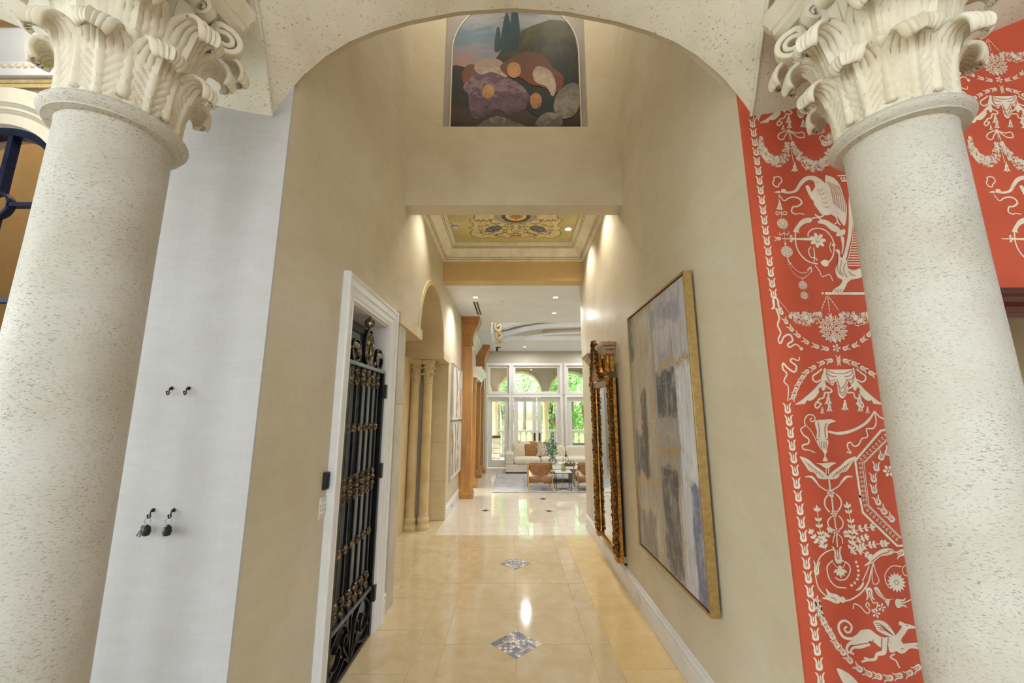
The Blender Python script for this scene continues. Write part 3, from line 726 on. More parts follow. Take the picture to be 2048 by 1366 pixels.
def big_column(X, Y, label):
    t = thing('stone_column', (X, Y, 0), label, 'column', 'travertine columns flanking the corridor')
    ZA = 2.665
    MB().box(X - .25, X + .25, Y - .25, Y + .25, 0, .09).build('plinth', 'travertine', t, bevel=.006)
    MB().lathe([(.24, .09), (.25, .12), (.24, .16), (.20, .175), (.19, .20), (.20, .215), (.215, .24), (.20, .265), (.172, .28)], (X, Y, 0), 56).build('base_moulding', 'travertine', t, smooth=40)
    pr = [(.168 - .020 * k / 14, .28 + (ZA - .30 - .28) * k / 14 + (.27 if k == 14 else 0)) for k in range(15)]
    pr[-1] = (.148, ZA - .045)
    MB().lathe(pr + [(.150, ZA - .03), (.158, ZA - .02)], (X, Y, 0), 72).build('shaft', 'travertine', t, smooth=50)
    MB().lathe([(.150, ZA - .03), (.176, ZA - .028)] + [(.168 + .024 * sin(pi * k / 10), ZA - .028 + .056 * k / 10) for k in range(1, 10)] + [(.150, ZA + .03)], (X, Y, 0), 72).build('astragal', 'travertine', t, smooth=50)
    c = (X, Y, ZA + .02)
    bell = MB().lathe([(.142, 0), (.142, .2), (.15, .36), (.175, .5), (.215, .6), (.215, .63)], c, 48).build('capital', 'carved_stone', t, smooth=50)
    def leaf(phi, **k):
        o = leaf_mesh(MB(), c, phi, **k).build('acanthus_leaf', 'carved_stone', bell, smooth=75, recalc=False)
        s = o.modifiers.new('solid', 'SOLIDIFY'); s.thickness = .016; s.offset = 0
        return o
    for k in range(8):
        leaf(k * pi / 4 + pi / 8, r0=.150, z0=.01, h=.225, curl=.036, w0=.128)
        leaf(k * pi / 4, r0=.150, z0=.03, h=.375, curl=.046, w0=.138, lean=.045)
    for k in range(4):
        d = pi / 4 + k * pi / 2
        for o_ in (-1, 1):
            m = MB(); spiral_strap(m, c, d + o_ * .13, o_ * .012, .15, .27, .245, .50, .060, .050, .026)
            m.build('volute', 'carved_stone', bell, smooth=60, bevel=.006)
            m = MB(); spiral_strap(m, c, d + o_ * .62, 0, .15, .33, .195, .535, .034, .036, .017, 1.4)
            m.build('helix', 'carved_stone', bell, smooth=60, bevel=.004)
        leaf(d, r0=.175, z0=.26, h=.20, curl=.05, w0=.10, lean=.055)
        q = k * pi / 2
        m = MB(); cc = Vector(c) + Vector((cos(q) * .232, sin(q) * .232, .655))
        for j in range(6):
            a = j * pi / 3; m.ball(cc + Vector((-sin(q) * cos(a) * .026, cos(q) * cos(a) * .026, sin(a) * .026)), .018, 8, 6)
        m.ball(cc + Vector((cos(q), sin(q), 0)) * .012, .015, 8, 6).build('fleuron', 'carved_stone', bell, smooth=60)
    # concave abacus, moulded
    def outline(s):
        P = []
        for k in range(4):
            a0 = pi / 4 + k * pi / 2
            C1 = Vector((cos(a0), sin(a0))) * .335 * s; T = Vector((-sin(a0), cos(a0))) * .028 * s
            P.append(C1 - T); P.append(C1 + T)
            b0 = a0 + pi / 2; C2 = Vector((cos(b0), sin(b0))) * .335 * s; T2 = Vector((-sin(b0), cos(b0))) * .028 * s
            A, B = C1 + T, C2 - T2; mid = (A + B) / 2 * .84
            for j in range(1, 10):
                q = j / 10; P.append(A * (1 - q) ** 2 + 2 * mid * q * (1 - q) * 1.0 + B * q * q)
        return P
    m = MB(); rows = []
    for s, z in ((.80, .60), (.90, .62), (.91, .645), (.94, .65), (.94, .665), (.98, .69), (1, .70), (1, .735), (.97, .745)):
        rows.append([(X + p.x, Y + p.y, c[2] + z) for p in outline(s)])
    m.grid(rows, closed_u=True); m.face(rows[0][::-1]); m.face(rows[-1])
    m.build('abacus', 'carved_stone', bell, smooth=40)
    MB().box(X - .2, X + .2, Y - .2, Y + .2, c[2] + .74, 3.80).build('springer_block', 'vault_stone', vault)
    return t
cl_ = big_column(-1.372, 1.241, 'massive cream travertine corinthian column before the white wall at left')
copy_tree(cl_, (1.357, 1.259, 0), label='massive cream travertine corinthian column before the red wallpaper at right')
MB().box(1.157, 1.557, 1.059, 1.459, 3.42, 3.80).build('springer_block', 'vault_stone', vault)

# ================================================================== PAIRED SMALL COLUMNS IN THE PASSAGE
def small_column(X, Y, label):
    t = thing('slender_column', (X, Y, 0), label, 'column', 'paired columns inside the stone passage')
    MB().lathe([(.105, 0), (.108, .03), (.10, .06), (.088, .075), (.084, .10), (.09, .115), (.094, .14), (.088, .165), (.078, .18)], (X, Y, 0), 32).build('base', 'limestone_column', t, smooth=40)
    MB().lathe([(.076, .18), (.074, 1.0), (.070, 2.22)], (X, Y, 0), 36).build('shaft', 'limestone_column', t, smooth=50)
    MB().lathe([(.070, 2.20), (.082, 2.21), (.084, 2.225), (.076, 2.235), (.072, 2.30), (.082, 2.42), (.094, 2.50)], (X, Y, 0), 32).build('capital_bell', 'limestone_column', t, smooth=40)
    for k in range(8):
        for (h, z0, cu, o_) in ((.12, 2.24, .018, 0), (.22, 2.24, .02, .5)):
            m = leaf_mesh(MB(), (X, Y, 0), (k + o_) * pi / 4, .074, z0, h, cu, .058, nv=9, nu=5, groove=.003, sc=4, lean=.012)
            o = m.build('leaf', 'limestone_column', t, smooth=70, recalc=False); s = o.modifiers.new('s', 'SOLIDIFY'); s.thickness = .007; s.offset = 0
    MB().box(X - .095, X + .095, Y - .095, Y + .095, 2.50, 2.58).build('abacus', 'limestone_column', t, bevel=.01)
small_column(-1.355, 6.47, 'slender limestone column in the passage, the one nearer the corridor')
small_column(-1.545, 6.42, 'slender limestone column in the passage, the one further from the corridor')

# ================================================================== GATE, CASING, GLASS BEHIND
GX = LX - .012
GY0, GY1 = 2.698, 3.508
cs = thing('trim_6', (LX, 3.1, 0), 'white moulded door casing around the iron gate', kind='structure')
CS = [(0, -.02), (0, .018), (.02, .022), (.03, .03), (.05, .030), (.055, .024), (.075, .024), (.085, .034), (.125, .040), (.135, .05), (.155, .05), (.16, .04), (.16, -.02)]
MB().sweep([(LX, 2.69, 0), (LX, 2.69, 2.485), (LX, 3.52, 2.485), (LX, 3.52, 0)][::-1], [(-a, h) for a, h in CS][::-1], (1, 0, 0)).build('casing', 'white_paint', cs, smooth=22)
jm = MB(); jm.box(LX - .31, LX + .002, 2.686, 2.697, 0, 2.472).box(LX - .31, LX + .002, 3.512, 3.524, 0, 2.472).box(LX - .31, LX + .002, 2.686, 3.524, 2.472, 2.484)
jm.build('jamb', 'white_paint', cs)
gate = thing('iron_gate', (GX, 3.1, .01), 'black wrought iron gate with brass knots in white casing', 'gate')
G = lambda y, z: (GX, y, z)
m = MB(); w = .022
m.box(GX - .02, GX + .02, GY0 + .005, GY0 + .05, .01, 2.065).build('stile', 'black_iron', gate, bevel=.002)
MB().box(GX - .02, GX + .02, GY1 - .05, GY1 - .005, .01, 2.065).build('stile', 'black_iron', gate, bevel=.002)
MB().box(GX - .021, GX + .021, GY0 + .005, GY1 - .005, 2.05, 2.078).build('top_rail', 'steel_iron', gate, bevel=.002)
MB().box(GX - .018, GX + .018, GY0 + .05, GY1 - .05, .345, .372).build('lower_rail', 'steel_iron', gate, bevel=.002)
MB().box(GX - .018, GX + .018, GY0 + .05, GY1 - .05, .01, .035).build('bottom_rail', 'black_iron', gate, bevel=.002)
for z in (.30, 1.24, 1.90):
    MB().box(GX + .0, GX + .035, GY1 - .012, GY1 + .03, z - .06, z + .06).build('hinge', 'black_plastic', gate, bevel=.003)
BAR = [2.79 + .1125 * k for k in range(6)]
def knot(prof_list):
    m = MB(); m.lathe(prof_list, (0, 0, 0), 12)
    return m
def cluster(m, y, zc, parts):
    for dz, r, h in parts:
        r *= .80
        m.lathe([(.010, -h / 2), (r * .75, -h * .36), (r, -h * .1), (r * .9, h * .18), (r * .55, h * .3), (r * .8, h * .42), (.010, h / 2)], (GX, y, zc + dz), 12)
        for k in range(6):
            a = k * pi / 3; m.ball((GX + cos(a) * r * .8, y + sin(a) * r * .8, zc + dz), r * .30, 6, 5, (1, 1, 1.5))
specs = [(1.985, [(.03, .026, .055), (-.035, .03, .07)]), (1.61, [(0, .029, .06)]), (1.205, [(.06, .027, .05), (.015, .030, .05), (-.035, .030, .055), (-.075, .023, .04)]), (.81, [(0, .029, .06)]), (.455, [(.035, .030, .065), (-.03, .028, .055)])]
first = None
for i, y in enumerate(BAR):
    if i == 0:
        bars = [MB().box(GX - .009, GX + .009, y - .009, y + .009, .372, 2.05).build('bar', 'black_iron', gate)]
        for z, ps in specs:
            m = MB(); cluster(m, y, z, ps); m.build('brass_knot', 'brass_cast', bars[0], smooth=45)
    else:
        for b in bars: copy_tree(b, WL[b] + Vector((0, y - BAR[0], 0)), gate)
# small lock on the bar near the opening side
MB().box(GX - .012, GX + .03, 2.70, 2.73, .98, 1.08).build('lock_box', 'black_plastic', gate, bevel=.004)
def spiral(cy, cz, R, a0, turns, shrink=.75, n=34):
    return [(cy + R * (1 - shrink * k / n) * cos(a0 + turns * 2 * pi * k / n), cz + R * (1 - shrink * k / n) * sin(a0 + turns * 2 * pi * k / n)) for k in range(n + 1)]
def iron(pts2, w=.03, t=.011, name='scroll', mat='black_iron'):
    MB().strap([G(y, z) for y, z in pts2], (1, 0, 0), w, t).build(name, mat, gate, smooth=50)
mid = 3.10
for sg in (-1, 1):
    def S(pts): return [(mid + sg * (y - mid), z) for y, z in pts]
    # bottom panel: large C-scroll rising from the centre foot, curling both ends
    c1 = [(p.x, p.y) for p in catmull([(mid + .015, .045), (mid + .03, .15), (mid + .06, .25), (mid + .14, .325), (mid + .24, .33), (mid + .335, .26), (mid + .335, .17), (mid + .27, .115), (mid + .20, .13), (mid + .175, .19), (mid + .215, .235), (mid + .255, .21)], 5)]
    iron(S(c1))
    c2 = [(p.x, p.y) for p in catmull([(mid + .02, .05), (mid + .09, .135), (mid + .13, .18), (mid + .12, .235), (mid + .075, .235), (mid + .065, .19), (mid + .09, .175)], 5)]
    iron(S(c2))
    c3 = [(p.x, p.y) for p in catmull([(mid + .03, .045), (mid + .10, .10), (mid + .17, .07), (mid + .25, .045), (mid + .33, .06), (mid + .345, .11), (mid + .31, .125)], 5)]
    iron(S(c3))
    # crest over the top rail
    k1 = [(p.x, p.y) for p in catmull([(mid + .01, 2.08), (mid + .075, 2.12), (mid + .095, 2.20), (mid + .085, 2.28), (mid + .045, 2.345), (mid, 2.36)], 6)]
    iron(S(k1), .03, .014)
    k2 = spiral(mid + .245, 2.16, .088, -pi * .45, 1.0, .15)
    iron(S(k2), .028, .013)
    m = MB(); leafy = catmull([G(mid + sg * .02, 2.09), G(mid + sg * .055, 2.16), G(mid + sg * .05, 2.24), G(mid + sg * .015, 2.29), G(mid + sg * .03, 2.32)], 5)
    m.tube(leafy, [.008 + .018 * sin(pi * k / (len(leafy) - 1)) for k in range(len(leafy))], 8)
    for k, p in enumerate(leafy[::2]): m.ball(p + Vector((.012, sg * .014 * (k % 2), 0)), .014, 7, 5, (1, 1, 1.3))
    m.build('acanthus', 'brass_cast', gate, smooth=50)
    m = MB(); leafy = catmull([G(mid + sg * .17, 2.09), G(mid + sg * .19, 2.15), G(mid + sg * .24, 2.195), G(mid + sg * .30, 2.19), G(mid + sg * .335, 2.17)], 5)
    m.tube(leafy, [.006 + .02 * sin(pi * k / (len(leafy) - 1)) for k in range(len(leafy))], 8)
    m.ball(G(mid + sg * .335, 2.17), .013).build('acanthus', 'brass_cast', gate, smooth=50)
iron([(mid, .035), (mid, .345)], .016, .016, 'centre_bar')
MB().lathe([(.012, 2.355), (.016, 2.365), (.010, 2.375), (.03, 2.385), (.041, 2.41), (.038, 2.437), (.02, 2.455), (.008, 2.46), (.012, 2.468), (.004, 2.478)], (GX, mid, 0), 20).build('finial_ball', 'brass_cast', gate, smooth=60)
# glazed inner door and the dark store behind it
gd = thing('glass_door', (LX - .2, 3.1, 0), 'dark glazed inner door directly behind the iron gate', 'door')
m = MB(); m.box(LX - .23, LX - .19, 2.69, 2.74, 0, 2.48).box(LX - .23, LX - .19, 3.47, 3.52, 0, 2.48).box(LX - .23, LX - .19, 2.74, 3.47, 2.40, 2.48).box(LX - .23, LX - .19, 2.74, 3.47, 0, .1)
m.build('door_frame', 'steel_iron', gd, bevel=.003)
MB().box(LX - .215, LX - .209, 2.74, 3.47, .1, 2.40).build('pane', 'dark_glass', gd)
MB().box(-2.62, -2.6, 2.32, 3.74, 0, 2.7).box(-2.6, LX - .31, 3.72, 3.74, 0, 2.7).box(-2.62, LX - .31, 2.30, 2.32, 0, 2.7).box(-2.6, LX - .31, 2.32, 3.72, 2.68, 2.7).build('wall_store', 'grey_panel', **ST)
sh = thing('open_shelves', (-1.95, 3.55, 0), 'dark wooden shelves seen through the iron gate', 'shelves')
for k in range(8):
    z = .25 + .31 * k
    MB().box(-2.55, -1.40, 3.42, 3.695, z, z + .03).build('shelf', 'walnut_shelf', sh, bevel=.003)
for x in (-2.56, -1.95, -1.39): MB().box(x - .012, x + .012, 3.43, 3.695, 0, 2.6).build('upright', 'black_iron', sh)
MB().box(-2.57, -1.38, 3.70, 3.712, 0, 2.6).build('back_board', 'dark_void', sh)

# ================================================================== WALL PLATES
sp = thing('switch_plate', (LX, 2.49, 1.11), 'cream double wall switch plate beside the iron gate', 'switch')
MB().box(LX - .002, LX + .006, 2.45, 2.53, 1.105, 1.225).build('plate', 'white_plastic', sp, bevel=.003)
for y in (2.474, 2.506):
    for z in (1.14, 1.165, 1.19): MB().box(LX + .004, LX + .011, y - .009, y + .009, z - .008, z + .008).build('rocker', 'white_paint', sp, bevel=.002)
ap = thing('access_reader', (LX, 2.49, 1.26), 'small black box mounted above the switch plate', 'box')
MB().box(LX - .002, LX + .022, 2.465, 2.515, 1.265, 1.365).build('body', 'black_plastic', ap, bevel=.004)
MB().box(LX + .021, LX + .0235, 2.472, 2.508, 1.275, 1.355).build('face', 'dark_void', ap)
for nm, (X, Y, Z, ax), lb in (('outlet_plate', (RX - .024, 3.95, .06, 'x'), 'white outlet in baseboard below the large abstract painting'), ('outlet_plate', (LX + .024, 7.7, .06, 'x'), 'small outlet in left baseboard below the relief panels')):
    s = 1 if X < 0 else -1
    o = thing(nm, (X, Y, Z), lb, 'outlet')
    MB().box(X - .002, X + .006 * s, Y - .06, Y + .06, Z - .035 + .02, Z + .035 + .02).build('plate', 'white_plastic', o, bevel=.002)
    for d in (-.022, .022): MB().box(X, X + .008 * s, Y + d - .012, Y + d + .012, Z + .008, Z + .032).build('socket', 'black_plastic' if X < 0 else 'white_paint', o)
# switch by the far doors
o = thing('switch_plate', (-.03, FY, 1.1), 'pale switch plate on the far wall beside the double doors', 'switch')
MB().box(-.06, .0, FY - .008, FY + .001, 1.1, 1.22).build('plate', 'white_plastic', o, bevel=.003)
MB().box(-.045, -.015, FY - .012, FY - .006, 1.13, 1.19).build('rocker', 'white_paint', o, bevel=.002)

# ================================================================== HOOKS AND KEYS on the white pier
def hook(X, Z, label):
    t = thing('key_hook', (X, WY, Z), label, 'hook', 'small bronze hooks on the white wall')
    y = WY
    MB().lathe([(.008, 0), (.008, .003), (.004, .005), (.0035, .011)], (X, y, Z + .012), 12, axis=(0, -1, 0)).build('rose', 'bronze_dark', t, smooth=40)
    P = catmull([(X, y - .010, Z + .013), (X, y - .013, Z + .0), (X, y - .011, Z - .012), (X, y - .016, Z - .017), (X, y - .023, Z - .012), (X, y - .024, Z - .004)], 5)
    MB().tube(P, .0026, 8).ball(P[-1], .004).build('prong', 'bronze_dark', t, smooth=60)
HP = [onY(343, 782, WY), onY(377, 782, WY), onY(306, 1026, WY), onY(347, 1026, WY)]
for p, lb in zip(HP, ('bare bronze hook of the upper pair, nearer the left column', 'bare bronze hook of the upper pair, nearer the corridor corner', 'bronze hook holding keys beside the left column', 'bronze hook holding keys on the corridor side')):
    hook(p.x, p.z, lb)
def keys(p, label, fan):
    X, Z = p.x, p.z - .015; y = WY - .020
    t = thing('key_ring', (X, y, Z - .075), label, 'keys', 'key sets hanging on the white wall')
    MB().tube([(X + .013 * sin(a * pi / 12), y, Z - .012 + .013 * cos(a * pi / 12)) for a in range(24)], .0013, 6, closed=True).build('ring', 'chrome', t, smooth=60)
    m = MB(); m.lathe([(.001, 0), (.012, .004), (.016, .018), (.013, .036), (.004, .044)], (X + .004, y - .004, Z - .070), 14); 
    fo = m.build('fob', 'black_plastic', t, smooth=50)
    MB().tube([(X, y - .004, Z - .026), (X + .003, y - .005, Z - .034)], .003, 6).build('fob_loop', 'chrome', t)
    m = MB()
    for k in range(2 if fan else 1):
        a = radians(-18 - 14 * k) if fan else radians(-8)
        d = Vector((sin(a), 0, -cos(a))); b = Vector((X, y - .012 - .003 * k, Z - .028)); s = Vector((cos(a), 0, sin(a)))
        m.obox(b + d * .006, s, (0, 1, 0), d, .008, .001, .007); m.obox(b + d * .028, s, (0, 1, 0), d, .0032, .0009, .017)
    m.build('key_blade', 'chrome' if not fan else 'steel_iron', t, bevel=.0006)
keys(HP[2], 'black fob and slanting grey keys hanging beside the left column', True)
keys(HP[3], 'black fob with one bright key hanging on the corridor side', False)

# ================================================================== GILT PIER MIRROR (right wall)
MX = RX - .03
MY0, MY1, MZ0, MZ1 = 4.33, 5.37, .24, 2.10
mi = thing('gilt_mirror', (MX, (MY0 + MY1) / 2, MZ0), 'tall gilt carved pier mirror with broken pediment on right wall', 'mirror')
FXf = MX - .075
def mbox(nm, mat, y0, y1, z0, z1, x0=FXf, x1=MX, **k):
    return MB().box(x0, x1, y0, y1, z0, z1).build(nm, mat, mi, **k)
mbox('backboard', 'dark_void', MY0 + .04, MY1 - .04, MZ0 + .05, MZ1, MX - .02, RX - .002)
mbox('mirror_plate', 'mirror_glass', MY0 + .12, MY1 - .13, MZ0 + .0, MZ1 - .07, MX - .028, MX - .022)
SWD = .13
for (a, b) in ((MY0, MY0 + SWD), (MY1 - SWD, MY1)):
    st = MB(); c_ = (a + b) / 2
    pr = [(-.065, .07), (-.065, .04), (-.045, .02), (-.03, .012), (-.012, .0), (.012, .0), (.03, .012), (.045, .02), (.065, .04), (.065, .07)]
    st.prism([(c_ + p, FXf + q) for p, q in pr], lambda p, q, d: (q, p, d), MZ0 + .05, MZ1)
    so = st.build('stile', 'gilt', mi, smooth=35)
    MB().box(FXf + .002, MX, a + .005, b - .005, MZ0 - .0, MZ0 + .055).build('foot_block', 'gilt', so, bevel=.006)
    m = MB(); rnd = random.Random(5)
    for e in (a + .012, b - .012):
        z = MZ0 + .07; k = 0
        while z < MZ1:
            for q in range(3):
                m.ball((FXf + .012 + rnd.uniform(-.008, .01), e + rnd.uniform(-.016, .016), z + rnd.uniform(-.012, .012)), rnd.uniform(.011, .017), 6, 5, (1, .9, 1.35))
            z += .030; k += 1
    m.build('carved_leaves', 'gilt_dark', so, smooth=40)
    m = MB(); z = MZ0 + .08
    while z < MZ1 - .02:
        m.ball((FXf - .001, c_, z), .008, 6, 4, (.8, 1, 1.2)); z += .019
    m.build('bead_row', 'gilt', so, smooth=50)
mbox('bottom_rail', 'gilt', MY0 + SWD, MY1 - SWD, MZ0 + .02, MZ0 + .06, FXf + .03, MX - .01, bevel=.006)
mbox('top_rail', 'silver_gilt', MY0 + .05, MY1 - .05, MZ1 - .07, MZ1 + .005, FXf + .01, MX, bevel=.012)
# ribboned torus and corner bosses
m = MB(); m.tube([(FXf + .005, y, MZ1 + .045) for y in (MY0 + .02, MY1 - .02)], .026, 12); m.build('laurel_torus', 'gilt_dark', mi, smooth=40)
m = MB(); rnd = random.Random(8)
for k in range(70):
    y = MY0 + .02 + (MY1 - MY0 - .04) * k / 69
    m.ball((FXf - .006, y, MZ1 + .045 + rnd.uniform(-.02, .02)), .014, 6, 5, (1, 1.4, 1))
m.build('laurel_leaves', 'gilt_dark', mi, smooth=40)
for y in (MY0 + .06, MY1 - .06):
    m = MB()
    for k in range(16):
        a = k * pi / 8; m.ball((FXf - .004, y + .045 * cos(a), MZ1 - .005 + .05 * sin(a)), .019, 7, 5)
    m.ball((FXf - .012, y, MZ1 - .005), .035, 10, 7, (.7, 1, 1)).build('corner_boss', 'gilt', mi, smooth=50)
# upper stage: posts, frieze, broken cornice, carved crest
mbox('frieze', 'gilt', MY0 + .06, MY1 - .06, MZ1 + .07, 2.36, FXf + .025, MX)
for y in (MY0 + .065, MY1 - .065):
    MB().lathe([(.034, MZ1 + .07), (.036, MZ1 + .09), (.026, MZ1 + .105), (.028, MZ1 + .19), (.025, 2.34), (.034, 2.355), (.034, 2.37)], (FXf + .01, y, 0), 16).build('colonnette', 'gilt', mi, smooth=40)
CO = [(0, 0), (.02, 0), (.025, .02), (.05, .05), (.05, .065), (.075, .08), (.085, .11), (.085, .12), (0, .12)]
for a, b, nm in ((MY0 - .02, MY0 + .20, 1), (MY1 - .22, MY1 + .02, 2)):
    MB().sweep([(MX, a, 2.36), (FXf, a, 2.36), (FXf, b, 2.36), (MX, b, 2.36)], [(d, h) for d, h in CO], (0, 0, 1)).build('cornice', 'silver_gilt', mi, smooth=25)
    MB().box(FXf, MX, a, b, 2.35, 2.47).build('cornice_core', 'gilt', mi)
cy = (MY0 + MY1) / 2; m = MB(); rnd = random.Random(3)
crest = [(cy - .24, 2.14), (cy - .17, 2.24), (cy - .12, 2.36), (cy - .10, 2.46), (cy - .08, 2.53), (cy, 2.585), (cy + .08, 2.53), (cy + .10, 2.46), (cy + .12, 2.36), (cy + .17, 2.24), (cy + .24, 2.14), (cy, 2.10)]
m.prism([(p.x, p.y) for p in catmull([(a, b, 0) for a, b in crest], 4, True)], lambda p, q, d: (d, p, q), FXf - .045, FXf + .02)
m.build('crest', 'gilt', mi, smooth=30, bevel=.012)
m = MB()
for p in catmull([(FXf - .04, a, b) for a, b in crest[:-1]], 7):
    for q in range(2): m.ball(p + Vector((rnd.uniform(-.02, .01), rnd.uniform(-.02, .02), rnd.uniform(-.012, .012))), rnd.uniform(.013, .02), 6, 5)
m.build('crest_leaves', 'gilt_dark', mi, smooth=40)
mbox('wall_stop', 'black_plastic', MY0 + .0, MY0 + .03, .22, .235, MX, RX - .001)

# ================================================================== LARGE ABSTRACT PAINTING (right wall)
PX = RX - .055
PY0, PY1, PZ0, PZ1 = 2.44, 3.66, .63, 2.58
t = NT('abstract_canvas')
oc = t.n('TexCoord').outputs['Object']; sx = t.n('SeparateXYZ', Vector=oc)
wob = t.noise(t.pos((3, 3, 3), True), 1.4, 4, .6)
wo2 = t.noise(t.pos((3, 3, 3), True), 6.0, 3, .6)
ww = t.math('ADD', t.math('MULTIPLY', t.math('SUBTRACT', wob, .5), .17), t.math('MULTIPLY', t.math('SUBTRACT', wo2, .5), .06))
S_ = t.math('ADD', t.math('DIVIDE', t.math('SUBTRACT', (PY1 - PY0) / 2, sx.outputs['Y']), PY1 - PY0), t.math('MULTIPLY', ww, .45))
T_ = t.math('ADD', t.math('DIVIDE', sx.outputs['Z'], PZ1 - PZ0), ww)
vst = t.noise(t.pos((1, 34, 1.3), True), 2.2, 5, .6)
hst = t.noise(t.pos((1, 2, 26), True), 1.6, 4, .6)
def soft(x, a, b, e):
    r1 = t.n('MapRange', Value=x); r1.interpolation_type = 'SMOOTHSTEP'
    for i, v in ((1, a - e), (2, a + e), (3, 0.), (4, 1.)): r1.inputs[i].default_value = v
    r2 = t.n('MapRange', Value=x); r2.interpolation_type = 'SMOOTHSTEP'
    for i, v in ((1, b - e), (2, b + e), (3, 1.), (4, 0.)): r2.inputs[i].default_value = v
    return t.math('MULTIPLY', r1, r2)
col = t.ramp(vst, [(.3, (146, 136, 124)), (.5, (168, 158, 144)), (.7, (184, 176, 164))])
scum = t.ramp(t.noise(t.pos((5, 9, 3), True), 1.6, 5, .7), [(.32, (.25,) * 3 + (1,)), (.50, BW1)])
PAT = [(.08, .45, -.1, 1.1, (188, 176, 154), .9), (-.1, .09, .80, 1.1, (74, 86, 106), .9), (.50, 1.1, .72, 1.1, (190, 188, 194), .95), (.45, .92, .88, .96, (136, 138, 152), .8),
       (.5, .80, .545, .71, (58, 68, 76), .95), (.80, 1.1, .14, .715, (222, 224, 234), .97), (.02, .20, .30, .46, (80, 86, 98), .9), (.18, .30, .28, .66, (66, 60, 58), .85),
       (.52, .80, .42, .53, (160, 154, 148), .8), (.50, .74, .02, .36, (72, 72, 78), .9), (-.1, .36, -.1, .16, (122, 114, 108), .8), (.89, 1.1, -.1, .34, (92, 102, 136), .92), (.74, .89, -.1, .30, (200, 199, 206), .9), (.0, .42, .18, .28, (176, 164, 144), .8), (.55, .80, .73, .80, (150, 150, 160), .7), (.06, .16, .88, 1.0, (168, 156, 136), .7)]
for a, b, c, d, rgb, k in PAT:
    mk = t.math('MULTIPLY', t.math('MULTIPLY', soft(S_, a, b, .014), soft(T_, c, d, .016)), scum)
    cc_ = t.mix(.6, lin(rgb), t.ramp(vst, [(.3, tuple(v * .68 for v in rgb)), (.7, tuple(min(255, v * 1.22) for v in rgb))]))
    col = t.mix(t.math('MULTIPLY', mk, k), col, cc_)
col = t.mix(t.math('MULTIPLY', t.ramp(hst, [(.60, BW0), (.68, BW1)]), .22), col, lin((214, 214, 220)))
gold = None
col = t.mix(t.math('MULTIPLY', t.ramp(t.noise(t.pos((2, 5, 2), True), 1.8, 5, .7), [(.5, BW0), (.66, BW1)]), .35), col, lin((216, 212, 208)))
for a, b, c, d in ((.50, .98, .728, .746), (.05, .46, .268, .288), (.17, .195, .48, 1.0), (.425, .445, -.1, .62), (.50, .84, .425, .444), (.75, .768, .04, .30), (.08, .36, .16, .175), (.0, .10, .685, .70)):
    g = t.math('MULTIPLY', soft(S_, a, b, .008), soft(T_, c, d, .006)); gold = g if gold is None else t.math('MAXIMUM', gold, g)
brk = t.ramp(t.noise(t.pos((9, 9, 9), True), 2.4, 4), [(.42, BW0), (.52, BW1)])
gold = t.math('MULTIPLY', gold, brk)
col = t.mix(gold, col, lin((204, 174, 112)))
t.bsdf(col, .42, t.math('MULTIPLY', gold, .7), .5, t.bump(t.math('ADD', vst, t.math('MULTIPLY', gold, .6)), .25, .006))
ab = thing('abstract_painting', (PX, (PY0 + PY1) / 2, PZ0), 'large grey and cream abstract painting with gold leaf on right wall', 'painting')
MB().box(PX - .004, PX + .03, PY0, PY1, PZ0, PZ1).build('canvas', 'abstract_canvas', ab, origin=(PX, (PY0 + PY1) / 2, PZ0))
MB().sweep([(PX, PY0 - .012, PZ0 - .012), (PX, PY1 + .012, PZ0 - .012), (PX, PY1 + .012, PZ1 + .012), (PX, PY0 - .012, PZ1 + .012)], [(-.003, -.04), (-.003, .014), (.012, .014), (.012, -.04)], (-1, 0, 0), closed=True).build('frame', 'gilt_frame', ab, bevel=.002)
MB().box(PX + .03, PX + .045, PY0 - .01, PY1 + .01, PZ0 - .01, PZ1 + .01).build('backing', 'dark_void', ab)

# ================================================================== WHITE RELIEF PANELS (left wall)
def relief(z0, z1, label, seed):
    y0, y1 = 7.34, 8.70; t_ = thing('relief_panel', (LX, (y0 + y1) / 2, z0), label, 'art panel', 'framed white relief panels')
    MB().box(LX + .001, LX + .03, y0, y1, z0, z1).build('board', 'white_paint', t_)
    MB().sweep([(LX, y0, z0), (LX, y1, z0), (LX, y1, z1), (LX, y0, z1)], [(0, 0), (0, .045), (-.014, .045), (-.014, 0)], (1, 0, 0), closed=True).build('frame', 'stone_grey', t_)
    rn = random.Random(seed)
    for k in range(7):
        ya = y0 + .08 + (y1 - y0 - .16) * rn.random(); yb = min(y1 - .06, max(y0 + .06, ya + rn.uniform(-.7, .7)))
        P = catmull([(LX + .032, ya, z0 + .04), (LX + .032, (ya * 2 + yb) / 3 + rn.uniform(-.1, .1), z0 + (z1 - z0) * .35), (LX + .032, (ya + 2 * yb) / 3 + rn.uniform(-.1, .1), z0 + (z1 - z0) * .66), (LX + .032, yb, z1 - .04)], 8)
        P = [Vector((p.x, min(y1 - .03, max(y0 + .03, p.y)), p.z)) for p in P]
        MB().tube(P, .011, 6).build('relief_line', 'brass_satin' if k % 3 == 0 else 'stone_grey', t_, smooth=60)
relief(1.62, 2.63, 'white framed relief panel with curved lines, upper one of two', 2)
relief(.58, 1.57, 'white framed relief panel with curved lines, lower one of two', 9)

